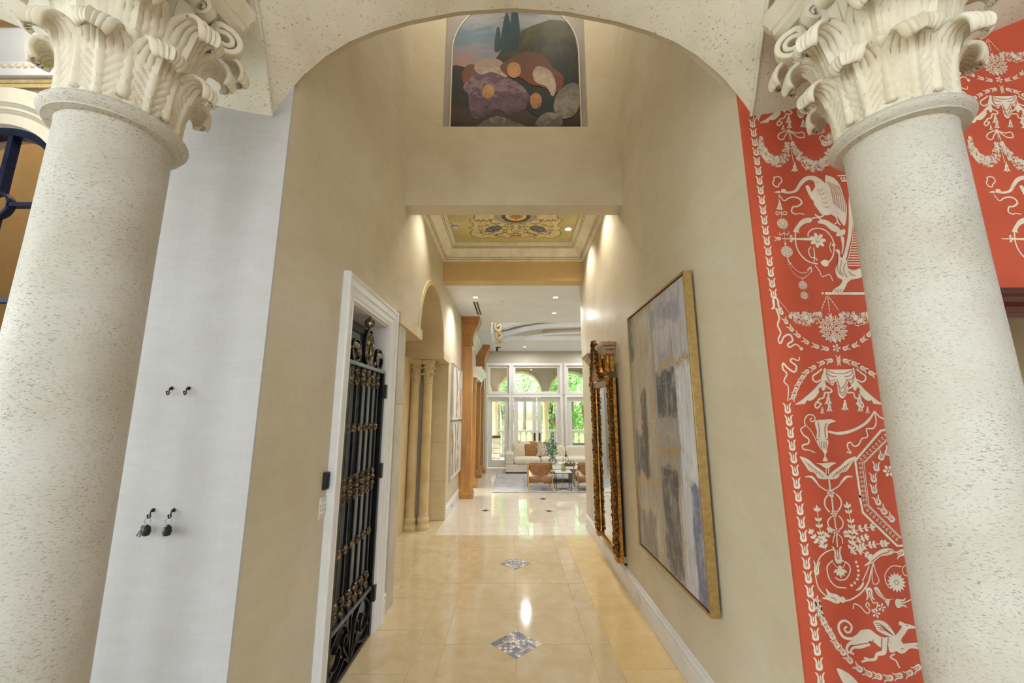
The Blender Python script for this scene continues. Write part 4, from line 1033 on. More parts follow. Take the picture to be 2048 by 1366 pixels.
# ================================================================== WOODEN PILASTERS (left side)
def pilaster(name, x0, x1, y0, y1, ztop, label, cap=True, group='wooden pilasters of the living room'):
    t = thing(name, ((x0 + x1) / 2, (y0 + y1) / 2, 0), label, 'pilaster', group)
    MB().box(x0, x1, y0, y1, .24, ztop - .62 if cap else ztop).build('shaft', 'pilaster_wood', t, bevel=.004)
    m = MB(); rows = []
    for e, z in ((.065, 0), (.065, .09), (.055, .10), (.05, .12), (.025, .17), (.012, .21), (.0, .24)):
        rows.append([(x0, y0 - e, z), (x1 + e, y0 - e, z), (x1 + e, y1 + e, z), (x0, y1 + e, z)])
    m.grid(rows, closed_u=True); m.face(rows[0]); m.face(rows[-1]); m.build('base', 'pilaster_wood', t, smooth=25)
    if cap:
        z = ztop - .62; m = MB(); rows = []
        for e, h in ((0, 0), (.022, .0), (.022, .04), (.006, .05), (.006, .20), (.02, .21), (.02, .24), (.035, .25), (.05, .30), (.10, .40), (.125, .44), (.125, .48), (.145, .49), (.145, .545), (.165, .555), (.165, .62)):
            rows.append([(x0, y0 - e, z + h), (x1 + e, y0 - e, z + h), (x1 + e, y1 + e, z + h), (x0, y1 + e, z + h)])
        m.grid(rows, closed_u=True); m.face(rows[0]); m.face(rows[-1]); m.build('capital', 'pilaster_wood', t, smooth=25)
    return t
pilaster('wooden_pilaster', LX + .001, -.875, 8.74, 8.97, CZ, 'tall honey wood pilaster nearest the relief panels')
pilaster('wooden_pilaster', LX + .001, -.86, 12.36, 12.62, CZ, 'tall honey wood pilaster beside the narrow far door')
for y0, lb in ((10.0, 'short wooden pilaster right after the tall near one'), (11.50, 'short wooden pilaster further along the built-in doors')):
    t_ = pilaster('wooden_pilaster', LX + .001, -.90, y0, y0 + .2, 2.62, lb, cap=False)
    m = MB(); rows = []
    for e, h in ((0, 0), (.02, 0), (.02, .05), (.03, .06), (.03, .1)):
        rows.append([(LX + .001, y0 - e, 2.52 + h), (-.90 + e, y0 - e, 2.52 + h), (-.90 + e, y0 + .2 + e, 2.52 + h), (LX + .001, y0 + .2 + e, 2.52 + h)])
    m.grid(rows, closed_u=True); m.face(rows[0]); m.face(rows[-1]); m.build('capital', 'pilaster_wood', t_, smooth=25)
MB().sweep([(LX, 9.98, 2.62), (-.90, 9.98, 2.62), (-.90, 11.72, 2.62), (LX, 11.72, 2.62)][::-1], [(0, 0), (.02, 0), (.03, .05), (.09, .13), (.13, .17), (.13, .21), (.15, .22), (.15, .26), (0, .26)], (0, 0, 1)).build('trim_7', 'white_paint', smooth=22, label='white cornice over the built-in doors', **ST)
MB().box(LX, -.91, 9.99, 11.71, 2.62, 2.86).build('trim_8', 'white_paint', **ST)

# ================================================================== RECESSED LIGHTS AND CEILING FITTINGS
def downlight(x, y, z, label, energy, cool=False, spot=True, r=.05, ang=70, group='recessed ceiling lights'):
    t = thing('downlight', (x, y, z), label, 'ceiling light', group)
    MB().lathe([(r * .8, -.012), (r * .95, .002), (r * 1.3, .004), (r * 1.35, .0), (r * 1.35, -.001)], (x, y, z), 24, axis=(0, 0, -1), caps=False).build('trim_ring', 'white_paint', t, smooth=40)
    MB().lathe([(.001, .0), (r * .82, .0), (r * .82, .004)], (x, y, z - .002), 20, axis=(0, 0, 1)).build('lens', 'lamp_lens_cool' if cool else 'lamp_lens', t)
    c = (1, .985, .96) if cool else (1, .95, .86)
    if spot: L = lamp('downlight_lamp', 'SPOT', (x, y, z - .03), energy, c, spot_size=radians(ang), spot_blend=.85, shadow_soft_size=.04)
    else: L = lamp('downlight_lamp', 'AREA', (x, y, z - .03), energy, c, shape='DISK', size=.12)
    L.parent = t; L.location = (0, 0, -.03)
HC = 7.0
for x, y, nm in ((-.55, 2.35, 'near left'), (.6, 2.35, 'near right'), (-.55, 3.3, 'far left'), (.6, 3.3, 'far right')):  # four unseen lights added to brighten the upper corridor
    downlight(x, y, HC, 'unseen added light in the high corridor ceiling, %s of four' % nm, 5, spot=False)
downlight(.84, 5.575, 4.43, 'recessed light in the right corner of the olive tray ceiling', 66, ang=105)
downlight(.84, 4.55, 4.43, 'recessed light at the near right of the olive tray ceiling', 66, ang=105)
downlight(-.78, 4.55, 4.43, 'recessed light at the near left of the olive tray ceiling', 50, ang=105)
downlight(-.676, 7.14, CZ, 'bright recessed light at the left of the white hall ceiling', 72, True, ang=145)
downlight(.806, 7.14, CZ, 'bright recessed light at the right of the white hall ceiling', 72, True, ang=145)
sd = onZ(911, 450, 4.43); t_ = thing('smoke_detector', sd, 'white smoke detector on the olive tray ceiling', 'smoke detector')
MB().lathe([(.07, 0), (.07, .012), (.055, .02), (.05, .045), (.03, .055), (.001, .056)], sd, 24, axis=(0, 0, -1)).build('body', 'white_paint', t_, smooth=40)
MB().lathe([(.053, .022), (.0535, .034)], sd, 24, axis=(0, 0, -1), caps=False).build('vent_slot', 'black_plastic', t_)
p = onZ(1004, 603, CZ); t_ = thing('ceiling_sensor', p, 'small white sensor disc on the white hall ceiling', 'sensor')
MB().lathe([(.05, 0), (.05, .008), (.03, .014), (.001, .015)], p, 20, axis=(0, 0, -1)).build('disc', 'white_paint', t_, smooth=40)
MB().lathe([(.012, .014), (.012, .02), (.001, .021)], p, 12, axis=(0, 0, -1)).build('eye', 'stone_grey', t_)
a, b = onZ(950, 603, CZ), onZ(960, 629, CZ)
vt = thing('air_slot', ((a.x + b.x) / 2, (a.y + b.y) / 2, CZ - .01), 'dark linear air slot in the white hall ceiling', 'air vent')
xc = (a.x + b.x) / 2
MB().box(xc - .055, xc + .055, a.y, b.y, CZ - .006, CZ + .001).build('frame', 'white_paint', vt)
for d in (-.028, .028): MB().box(xc + d - .016, xc + d + .016, a.y + .02, b.y - .02, CZ - .008, CZ - .004).build('slot', 'bronze_dark', vt)
p = onZ(994, 704, CZ)
t_ = thing('ceiling_bracket', (p.x, p.y - .4, CZ - .2), 'small dark fitting hanging below the living room ceiling', 'bracket')
p = onY(994, 705, 12.6)
MB().box(p.x - .12, p.x + .12, 12.58, 12.66, CZ - .03, CZ).build('plate', 'bronze_dark', t_); MB().box(p.x - .03, p.x + .03, 12.6, 12.64, CZ - .14, CZ - .03).build('stem', 'bronze_dark', t_)
for x, y, lb in ((.9, 8.3, 'added fill light just before the curved living room recess'), (2.6, 8.3, 'added fill light right of the curved living room recess front'), (.4, 12.6, 'added fill light above the double french doors'), (2.6, 12.6, 'added fill light above the right glazed door'), (3.9, 11.9, 'added fill light in the far right living room corner')):
    downlight(x, y, CZ, lb, 17, True, spot=False, group='added living room fill lights')  # lights added to brighten the living room, no such fittings known

# ================================================================== IRON SCREEN IN THE LEFT SIDE HALL
sc = thing('iron_screen', (SX, SY + .03, 0), 'arched blue-black iron screen with a ring behind the left column', 'screen')
ys = SY + .03
pa = [(SX - SR, ys, 0), (SX - SR, ys, SZ)] + [(SX - SR * cos(pi * k / 24), ys, SZ + SR * sin(pi * k / 24)) for k in range(1, 24)] + [(SX + SR, ys, SZ), (SX + SR, ys, 0)]
MB().sweep(pa, [(0, -.05), (-.06, -.05), (-.06, .03), (0, .03)], (0, -1, 0)).build('frame', 'blue_black_iron', sc, smooth=30)
RXc, RZc = onY(-3, 411, ys).x, onY(-3, 411, ys).z
MB().strap([(RXc + .10 * cos(k * pi / 16), ys, RZc + .10 * sin(k * pi / 16)) for k in range(32)], (0, 1, 0), .05, .022, closed=True).build('ring', 'blue_black_iron', sc, smooth=50)
for z in (RZc, onY(20, 602, ys).z, 1.7, .9):
    if z == RZc:
        MB().box(SX - SR, RXc - .1, ys - .025, ys + .025, z - .016, z + .016).box(RXc + .1, SX + SR, ys - .025, ys + .025, z - .016, z + .016).build('rail', 'blue_black_iron', sc)
    else: MB().box(SX - SR, SX + SR, ys - .025, ys + .025, z - .016, z + .016).build('rail', 'blue_black_iron', sc)
MB().box(RXc - .02, RXc + .02, ys - .03, ys + .03, RZc + .1, SZ + SR - .06).box(RXc - .02, RXc + .02, ys - .03, ys + .03, 0, RZc - .1).build('mullion', 'blue_black_iron', sc)

for x, y, z_, lb, e in ((-3.6, 2.35, 4.84, 'added fill light in the side hall ceiling', 9), (-1.8, 2.9, 2.68, 'added fill light inside the store behind the gate', 7), (-4.2, 3.75, 6.9, 'added fill light in the room behind the iron screen', 75)):
    downlight(x, y, z_, lb, e, spot=False, group='added side hall fill lights')  # added to brighten side hall, store shelves and the room past the screen

cv = thing('cove_light', (1.85, RY0 + .02, 4.05), 'slim cove light strip hidden behind the front lip of the living room recess', 'cove light')
MB().box(RX0 + .1, RX1 - .1, RY0 + .001, RY0 + .02, 4.05, 4.08).build('light_strip', 'lamp_lens_cool', cv)
L = lamp('cove_lamp', 'AREA', (1.85, RY0 + .03, 4.1), 9, (1, .98, .95), (radians(90), 0, 0), shape='RECTANGLE', size=4.2, size_y=.03); L.parent = cv; L.location = (0, .02, .03)
# ================================================================== LIVING ROOM
t = NT('rug_pile'); p = t.pos()
n1 = t.noise(t.pos((1, 2.6, 1)), 1.5, 6, .62, 1.6); n2 = t.noise(t.pos((3, 14, 1)), 2.4, 5, .7, .8)
c1 = t.ramp(n1, [(.30, (122, 116, 108)), (.42, (176, 174, 172)), (.55, (212, 212, 210)), (.66, (136, 148, 164)), (.80, (196, 188, 172))])
c1 = t.mix(.35, c1, t.ramp(n2, [(.35, (140, 140, 140)), (.65, (226, 226, 226))]))
t.bsdf(c1, .95, 0, .1, t.bump(t.noise(p, 300, 2), .4, .004))
rg = thing('area_rug', (1.6, 10.8, .001), 'pale grey blue abstract rug under the seating group', 'rug')
MB().box(-.435, 3.7, 9.36, 12.35, .001, .013).build('pile', 'rug_pile', rg, bevel=.004)
for a in ((-.447, -.435, 9.348, 12.36), (-.435, 3.7, 9.348, 9.36)): MB().box(*a, .001, .011).build('binding', 'rug_edge', rg)

def cushion(m, x0, x1, y0, y1, z0, z1, puff=.03, n=10, r=.06):
    """soft box: superellipse slab with a crowned top"""
    cx, cy, cz = (x0 + x1) / 2, (y0 + y1) / 2, (z0 + z1) / 2; hx, hy, hz = (x1 - x0) / 2, (y1 - y0) / 2, (z1 - z0) / 2
    N_ = 28; rows = []
    for j in range(13):
        b = -pi / 2 + pi * j / 12; row = []
        for i in range(N_):
            a = 2 * pi * i / N_
            f = lambda v, e: math.copysign(abs(v) ** e, v)
            ex, ez = .22, .35
            cc = f(cos(b), ez)
            row.append((cx + hx * f(cos(a), ex) * (cc if abs(b) < 1.5 else cc), cy + hy * f(sin(a), ex) * cc, cz + (hz) * f(sin(b), ez) + (puff * max(0, sin(b)) * (1 - min(1, abs(cos(a)) * cc * .0)))))
        rows.append(row)
    m.grid(rows, closed_u=True); m.face(rows[0]); m.face(rows[-1]); return m
sf = thing('sectional_sofa', (1.5, 12.8, 0), 'long cream upholstered sectional sofa before the far windows', 'sofa')
SY0, SY1, SX0, SX1 = 12.20, 13.22, -.19, 3.55
MB().box(SX0 + .02, SX1 - .02, SY0 + .03, SY1 - .02, .0135, .05).build('plinth', 'bronze_dark', sf)
MB().box(SX0, SX1, SY0, SY1, .05, .27).build('base', 'cream_fabric', sf, bevel=.02, seg=3)
MB().box(SX0, SX0 + .24, SY0, SY1, .27, .58).build('arm', 'cream_fabric', sf, bevel=.035, seg=4)
MB().box(SX1 - .24, SX1, SY0, SY1, .27, .58).build('arm', 'cream_fabric', sf, bevel=.035, seg=4)
MB().box(SX0 + .2, SX1 - .2, SY1 - .2, SY1, .27, .60).build('back', 'cream_fabric', sf, bevel=.03, seg=4)
xs = [.04, .855, 1.67, 2.49, 3.31]
for a, b in zip(xs, xs[1:]):
    cushion(MB(), a + .006, b - .006, SY0 - .01, SY1 - .22, .265, .44, .025).build('seat_cushion', 'cream_fabric', sf, smooth=60)
    cushion(MB(), a + .01, b - .01, SY1 - .40, SY1 - .16, .43, .74, .02).build('back_cushion', 'cream_fabric', sf, smooth=60)
# chaise return at the right
MB().box(2.55, SX1, 11.05, SY0 - .01, .05, .27).build('chaise_base', 'cream_fabric', sf, bevel=.02, seg=3)
cushion(MB(), 2.56, SX1 - .01, 11.06, SY0 - .02, .265, .44, .025).build('chaise_cushion', 'cream_fabric', sf, smooth=60)

t = NT('patterned_pillow'); p = t.pos(obj=True)
c1 = t.ramp(t.noise(p, 16, 4, .6, 1.5), [(.42, (216, 208, 190)), (.52, (188, 178, 160)), (.56, (160, 120, 104)), (.60, (206, 198, 182))])
t.bsdf(c1, .9, 0, .2)
def pillow(x, y, z, w, tilt, roll, mat, label, d=.17):
    m = MB(); n = 14
    T_ = Matrix.Translation((x, y, z)) @ Matrix.Rotation(radians(tilt), 4, 'X') @ Matrix.Rotation(radians(roll), 4, 'Y')
    for sg in (-1, 1):
        rows = []
        for j in range(n + 1):
            row = []
            for i in range(n + 1):
                a, b = -1 + 2 * i / n, -1 + 2 * j / n
                k = max(0, (1 - a * a) * (1 - b * b)) ** .45
                pin = 1 - .10 * (1 - abs(a * b)) * (max(abs(a), abs(b)))
                row.append(T_ @ Vector((a * w / 2 * pin, sg * d / 2 * k, w / 2 + b * w / 2 * pin)))
            rows.append(row)
        m.grid(rows)
    t_ = m.build('throw_pillow', mat, smooth=60, label=label, cat='pillow', group='throw pillows on the sofa')
    return t_
pillow(.235, 12.74, .43, .43, -17, -3, 'cream_pillow', 'cream throw pillow at the left arm of the sofa')
pillow(.39, 12.97, .44, .46, -10, 4, 'cream_pillow', 'cream pillow half hidden behind the front cream pillow')
pillow(.60, 12.72, .43, .42, -18, -6, 'tan_pillow', 'tan brown throw pillow between cream and patterned ones')
pillow(.70, 12.97, .44, .44, -10, 6, 'tan_pillow', 'brown pillow peeking out behind the patterned pillow')
pillow(.95, 12.68, .43, .42, -20, 8, 'patterned_pillow', 'light patterned throw pillow behind the flower vase')
pillow(1.12, 12.96, .44, .42, -10, 10, 'tan_pillow', 'brown pillow behind the flowers at the sofa centre')

# coffee table and what stands on it
ct = thing('coffee_table', (1.2, 10.85, .013), 'low white marble coffee table on grey stone blocks', 'table')
MB().box(.52, 1.80, 10.30, 11.40, .375, .425).build('table_top', 'marble_white', ct, bevel=.006)
for x in (.72, 1.60): MB().box(x - .08, x + .08, 10.42, 11.28, .013, .375).build('block_leg', 'stone_grey', ct, bevel=.005)
MB().box(.56, 1.76, 10.34, 11.36, .36, .376).build('under_frame', 'bronze_dark', ct)
TZ = .425
def vlathe(name, prof, c, mat, label, cat, n=28, **k):
    return MB().lathe(prof, c, n, **k).build(name, mat, smooth=50, label=label, cat=cat)
VX, VY = 1.075, 10.95
vs_ = thing('flower_vase', (VX, VY, TZ), 'round clear glass vase of white flowers on coffee table', 'vase')
MB().lathe([(.05, 0), (.09, .012), (.115, .06), (.11, .11), (.07, .155), (.055, .175), (.07, .20), (.066, .20), (.05, .175), (.066, .15), (.104, .108), (.108, .06), (.084, .018), (.001, .012)], (VX, VY, TZ), 32, caps=False).build('glass_bowl', 'vase_glass', vs_, smooth=60)
rn = random.Random(21); lv = MB(); fm = MB(); stm = MB()
def leafquad(m, c, s, rn):
    d = Vector((rn.gauss(0, 1), rn.gauss(0, 1), rn.gauss(0, 1))).normalized(); u = d.orthogonal().normalized(); v = d.cross(u)
    m.face([c - u * s * .5, c + v * s * .28, c + u * s * .5, c - v * s * .28])
for k in range(26):
    a = rn.uniform(0, 2 * pi); r = rn.uniform(.03, .24); top = Vector((VX + r * cos(a), VY + r * sin(a), TZ + rn.uniform(.26, .56) + (.08 if r < .1 else 0)))
    stm.tube(catmull([(VX + .02 * cos(a), VY + .02 * sin(a), TZ + .08), (VX + .25 * r * cos(a), VY + .25 * r * sin(a), TZ + .24), top], 4), .0022, 5)
    for q in range(16): leafquad(lv, top + Vector((rn.gauss(0, .035), rn.gauss(0, .035), rn.gauss(-.03, .045))), .055, rn)
    if k % 2 == 0:
        for q in range(5): fm.ball(top + Vector((rn.gauss(0, .016), rn.gauss(0, .016), .012)), .017, 6, 5)
stm.build('stems', 'leaf_green', vs_); lv.build('foliage', 'leaf_green', vs_, recalc=False); fm.build('blossoms', 'flower_white', vs_, smooth=60)
tray = thing('wooden_tray', (1.42, 10.62, TZ), 'low wooden tray with glass jars on the coffee table', 'tray')
MB().box(1.26, 1.60, 10.50, 10.74, TZ, TZ + .012).build('tray_base', 'walnut_shelf', tray)
for a in ((1.26, 1.275, 10.5, 10.74), (1.585, 1.60, 10.5, 10.74), (1.275, 1.585, 10.5, 10.515), (1.275, 1.585, 10.725, 10.74)): MB().box(*a, TZ + .012, TZ + .06).build('tray_side', 'walnut_shelf', tray)
for x, h, lb in ((1.34, .19, 'tall clear glass jar standing at the left of the tray'), (1.45, .12, 'low clear glass jar in the middle of the tray'), (1.54, .14, 'clear glass jar at the right end of the tray')):
    j = thing('glass_jar', (x, 10.62, TZ + .012), lb, 'jar', 'glass jars on the tray')
    MB().lathe([(.03, 0), (.042, .004), (.042, h * .85), (.036, h), (.033, h), (.038, h * .84), (.038, .01), (.001, .008)], (x, 10.62, TZ + .012), 24, caps=False).build('jar_body', 'vase_glass', j, smooth=50)
    MB().lathe([(.03, .01), (.03, h * .45), (.001, h * .47)], (x, 10.62, TZ + .012), 16).build('candle', 'flower_white', j, smooth=40)
bw = thing('flower_bowl', (1.20, 10.42, TZ), 'small bowl of white blossoms at the table front edge', 'bowl')
MB().lathe([(.04, 0), (.05, .01), (.08, .05), (.076, .05), (.048, .016), (.001, .012)], (1.20, 10.42, TZ), 24, caps=False).build('bowl', 'marble_white', bw, smooth=50)
m = MB()
for k in range(26): m.ball((1.20 + rn.gauss(0, .035), 10.42 + rn.gauss(0, .035), TZ + .06 + rn.uniform(0, .05)), .02, 6, 5)
m.build('blossoms', 'flower_white', bw, smooth=60)
bk = thing('open_book', (.93, 10.55, TZ), 'open picture book lying on the coffee table', 'book')
MB().box(.80, .925, 10.46, 10.66, TZ, TZ + .014).build('left_pages', 'flower_white', bk, bevel=.003); MB().box(.928, 1.05, 10.46, 10.66, TZ, TZ + .012).build('right_pages', 'flower_white', bk, bevel=.003)
MB().box(.83, .90, 10.49, 10.6, TZ + .0142, TZ + .0148).build('picture', 'stone_grey', bk)

# leather armchairs
def chair(X0, label):
    W_ = .555; x0, x1, y0, y1 = X0, X0 + W_, 9.385, 10.02; z = .0132
    t_ = thing('leather_armchair', ((x0 + x1) / 2, (y0 + y1) / 2, z), label, 'chair', 'tan leather armchairs')
    b = .011
    for x in (x0 + b, x1 - b):
        for y in (y0, y1):
            MB().box(x - b, x + b, y - b, y + b, z, .575).build('leg', 'brass_satin', t_, bevel=.002)
        MB().box(x - b, x + b, y0, y1, .575, .595).build('arm_rail', 'brass_satin', t_, bevel=.002)
        MB().box(x - b, x + b, y0, y1, .25, .27).build('side_rail', 'brass_satin', t_, bevel=.002)
    # back: half-oval leather shell, bowed outwards
    rows = []
    for j in range(9):
        v = j / 8; row = []
        for i in range(19):
            u = -1 + 2 * i / 18; zz = .625 - (.245) * v * sqrt(max(.0, 1 - (abs(u) ** 2.6))) - .02 * v
            yy = y0 + .03 - .05 * (1 - u * u) + .04 * v
            row.append(((x0 + x1) / 2 + u * (W_ / 2 - .02), yy, zz))
        rows.append(row)
    o = MB().grid(rows).build('back_shell', 'leather', t_, smooth=60); s = o.modifiers.new('s', 'SOLIDIFY'); s.thickness = .025
    MB().tube(catmull([((x0 + .02), y0 + .03, .625), ((x0 + x1) / 2 - .15, y0 - .012, .63), ((x0 + x1) / 2, y0 - .022, .63), ((x0 + x1) / 2 + .15, y0 - .012, .63), (x1 - .02, y0 + .03, .625)], 6), .014, 8).build('back_roll', 'leather', t_, smooth=60)
    for x in (x0 + .02, x1 - .02): MB().lathe([(.016, -.012), (.016, .012)], (x, y0, .52), 12, axis=(0, 1, 0)).build('stud', 'bronze_dark', t_)
    # seat sling and pad
    rows = []
    for (yy, zz) in ((y0 + .012, .335), (y0 + .005, .25), (y0 + .015, .20), (y0 + .06, .185), (y1 - .03, .21), (y1 - .01, .27)):
        rows.append([((x0 + .025) + (W_ - .05) * i / 10, yy, zz + (.022 * (1 - (2 * i / 10 - 1) ** 2) if zz < .21 else 0)) for i in range(11)])
    o = MB().grid(rows).build('seat_sling', 'leather', t_, smooth=60); s = o.modifiers.new('s', 'SOLIDIFY'); s.thickness = .014
    cushion(MB(), x0 + .03, x1 - .03, y0 + .03, y1 - .03, .26, .385, .03).build('seat_pad', 'leather_light', t_, smooth=60)
chair(.36, 'tan leather armchair on brass legs seen fully from behind')
chair(1.475, 'tan leather armchair on brass legs partly hidden by the corridor wall')

sd = thing('side_table', (1.17, 9.66, .013), 'small white topped side table on thin dark frame', 'table')
MB().box(.98, 1.36, 9.47, 9.85, .405, .425).build('table_top', 'marble_white', sd, bevel=.004)
for y in (9.49, 9.83):
    MB().tube([(1.0, y, .40), (1.0, y, .02), (1.17, 9.66, .035), (1.34, y, .02), (1.34, y, .40)], .008, 6).build('leg_frame', 'bronze_dark', sd)
MB().box(1.0, 1.34, 9.49, 9.83, .39, .405).build('under_frame', 'bronze_dark', sd)
MB().tube([(1.17, 9.66, .39), (1.17, 9.66, .03)], .004, 6).build('centre_rod', 'brass_satin', sd)
pt = thing('bud_pot', (1.19, 9.64, .425), 'small olive teardrop pot on the side table', 'pot')
MB().lathe([(.035, 0), (.055, .02), (.062, .05), (.05, .09), (.03, .125), (.016, .15), (.018, .155), (.012, .155), (.012, .13)], (1.19, 9.64, .425), 24, caps=False).build('body', 'ceramic_olive', pt, smooth=60)
m = MB()
for k in range(7): m.ball((1.19 + rn.gauss(0, .018), 9.64 + rn.gauss(0, .018), .60 + rn.uniform(-.01, .03)), .016, 6, 5)
m.tube([(1.19, 9.64, .55), (1.19, 9.64, .60)], .003, 5).build('blossom', 'flower_white', pt, smooth=60)

# ================================================================== LOGGIA AND GARDEN BEYOND THE FAR DOORS
GZ = -.12
MB().box(-30, 40, FY + .2, 17.6, -.3, -.02).build('terrace', 'paving', label='pale stone terrace floor outside the doors', **ST)
MB().box(-120, 120, 17.6, 160, -.9, -.45).box(-120, -30, -40, 17.6, -.9, -.45).build('lawn', 'grass', label='bright green lawn beyond the balustrade', **ST)
MB().box(-3.4, 8, FY + .25, 17.35, 3.78, 3.9).build('ceiling_loggia', 'stucco_outside', **ST)
AYo = 17.0; ca = MB(); C0, PW, AW = .36, 2.12, .85
for k in range(-2, 4):
    cx = C0 + k * PW
    pts = [(cx - AW * cos(pi * j / 20), 2.62 + AW * sin(pi * j / 20)) for j in range(21)]
    for (xa, za), (xb, zb) in zip(pts, pts[1:]): ca.prism([(xa, za), (xb, zb), (xb, 4.2), (xa, 4.2)], XZ(), AYo, AYo + .35)
    ca.box(cx + AW, cx + PW - AW, AYo, AYo + .35, 2.30, 4.2)
ca.build('wall_loggia', 'stucco_outside', label='grey stucco arcade wall of the loggia outside', **ST)
m = MB()
for k in range(-2, 4):
    cx = C0 + k * PW
    MB().grid([[(cx - r * cos(pi * j / 20), y, 2.62 + r * sin(pi * j / 20)) for j in range(21)] for r, y in ((AW, AYo - .03), (AW + .07, AYo - .03))] + [[(cx - r * cos(pi * j / 20), y, 2.62 + r * sin(pi * j / 20)) for j in range(21)] for r, y in ((AW + .07, AYo + .02), (AW, AYo + .02))], closed_v=True).build('trim_arch', 'plaster_cream', **ST)
for k in range(-1, 3):
    cx = C0 - PW / 2 + k * PW
    lb = {-1: 'cream loggia column beyond the left wall of the room', 0: 'cream loggia column seen through the narrow left door', 1: 'cream loggia column seen through the right french door leaf', 2: 'cream loggia column behind the right glazed doors'}[k]
    t_ = thing('loggia_column', (cx, AYo + .17, -.02), lb, 'column', 'cream columns of the outdoor loggia')
    MB().lathe([(.17, 0), (.17, .06), (.15, .1), (.13, .14), (.125, 1.2), (.115, 2.06)], (cx, AYo + .17, -.02), 24).build('shaft', 'plaster_cream', t_, smooth=40)
    MB().lathe([(.115, 2.06), (.13, 2.08), (.12, 2.10), (.14, 2.17), (.18, 2.24), (.18, 2.32)], (cx, AYo + .17, -.02), 24).build('capital', 'plaster_cream', t_, smooth=40)
# balustrade
bl = thing('stone_balustrade', (1, 17.5, -.02), 'white stone balustrade along the terrace edge', 'balustrade')
MB().box(-6, 9, 17.38, 17.62, .98, 1.08).build('handrail', 'plaster_white', bl, bevel=.01); MB().box(-6, 9, 17.38, 17.62, -.02, .1).build('bottom_rail', 'plaster_white', bl)
b0 = None
for k in range(60):
    x = -5.9 + k * .25
    if b0 is None: b0 = MB().lathe([(.06, .1), (.06, .16), (.035, .2), (.05, .3), (.075, .42), (.05, .6), (.032, .78), (.045, .86), (.06, .9), (.06, .98)], (x, 17.5, 0), 12).build('baluster', 'plaster_white', bl, smooth=40)
    else: copy_tree(b0, WL[b0] + Vector((k * .25, 0, 0)), bl)
MB().box(-20, -1.6, 18.6, 23, -.46, -.40).build('swimming_pool', 'water', label='blue garden pool beyond the narrow left door', cat='pool')
# stone counter and outdoor sofa on the terrace
cn = thing('stone_counter', (-.72, 15.2, -.02), 'rough stone outdoor counter with dark top behind the narrow door', 'counter')
MB().box(-1.2, -.42, 14.9, 15.5, .88, .95).build('counter_top', 'bronze_dark', cn)
for r in range(5):
    for c in range(2): MB().box(-1.15 + c * .36 + (.08 if r % 2 else 0), -.80 + c * .36 + (.0 if r % 2 else 0), 14.95, 15.45, -.02 + r * .18 + .004, -.02 + (r + 1) * .18 - .004).build('stone', 'stone_grey', cn, bevel=.01)
os_ = thing('outdoor_sofa', (2.2, 15.0, -.02), 'grey cushioned outdoor sofa behind the right glazed door', 'sofa')
MB().box(1.7, 2.9, 14.7, 15.4, -.02, .3).build('base', 'grey_panel', os_, bevel=.02); MB().box(1.7, 2.9, 14.62, 14.8, .3, .72).build('back_cushion', 'mosaic_0', os_, bevel=.05, seg=3); MB().box(1.72, 2.88, 14.8, 15.38, .3, .45).build('seat_cushion', 'mosaic_0', os_, bevel=.04, seg=3)
# hanging basket near the french door
hb = thing('hanging_basket', (1.72, 16.4, 1.35), 'hanging basket plant under the loggia', 'plant'); m = MB()
m.lathe([(.02, 1.30), (.12, 1.36), (.16, 1.48), (.155, 1.48)], (1.72, 16.4, 0), 16); m.build('basket', 'tan_pillow', hb, smooth=40)
MB().tube([(1.72, 16.4, 1.45), (1.72, 16.4, 3.8)], .006, 5).build('chain', 'bronze_dark', hb)
m = MB()
for k in range(120): leafquad(m, Vector((1.72 + rn.gauss(0, .09), 16.4 + rn.gauss(0, .09), 1.54 + rn.gauss(0, .07))), .08, rn)
m.build('foliage', 'leaf_green', hb, recalc=False)
# trees and hedges
def leafmat(name, a, b, c):
    t = NT(name); col = t.ramp(t.noise(t.pos(), 1.7, 4, .7), [(.3, a), (.5, b), (.7, c)])
    d = t.n('BsdfDiffuse', Color=col); tr = t.n('BsdfTranslucent', Color=col); mx = t.n('MixShader', Fac=.4); t.set(mx.inputs[1], d); t.set(mx.inputs[2], tr)
    t.t.links.new(mx.outputs[0], t.out.inputs[0])
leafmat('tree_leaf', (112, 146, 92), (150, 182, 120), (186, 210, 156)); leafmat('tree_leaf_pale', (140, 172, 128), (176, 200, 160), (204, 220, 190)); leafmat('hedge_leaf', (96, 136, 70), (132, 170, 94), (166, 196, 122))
plain('bark', (120, 102, 84), .9, 0, .1, .2, 6, .5, 30)
def tree(x, y, h, rx, rz, n, mat, label, name='garden_tree', zc=None, ls=.34, seed=1, trunk=True, group='garden trees beyond the terrace'):
    rn = random.Random(seed); t_ = thing(name, (x, y, -.45), label, 'tree' if trunk else 'hedge', group); m = MB(); zc = zc or h - rz * .9
    cl = [(Vector((rn.gauss(0, rx * .5), rn.gauss(0, rx * .5), rn.gauss(0, rz * .5)))) for k in range(16)]
    for k in range(n):
        c = rn.choice(cl); d = Vector((rn.gauss(0, 1), rn.gauss(0, 1), rn.gauss(0, 1))).normalized() * (rx * .42) * rn.random() ** .4
        leafquad(m, Vector((x, y, zc)) + c + Vector((d.x, d.y, d.z * rz / rx)), ls * rn.uniform(.6, 1.2), rn)
    m.build('foliage', mat, t_, recalc=False)
    if trunk:
        m = MB(); m.tube(catmull([(x, y, -.45), (x + .1, y, zc * .45), (x - .1, y, zc)], 4), [.28, .26, .24, .22, .2, .18, .14, .12, .08][:9], 8)
        for q in range(4):
            a = q * 1.7; m.tube([(x, y, zc * .5), (x + cos(a) * rx * .45, y + sin(a) * rx * .45, zc + .2)], [.12, .04], 6)
        m.build('trunk', 'bark', t_, smooth=60)
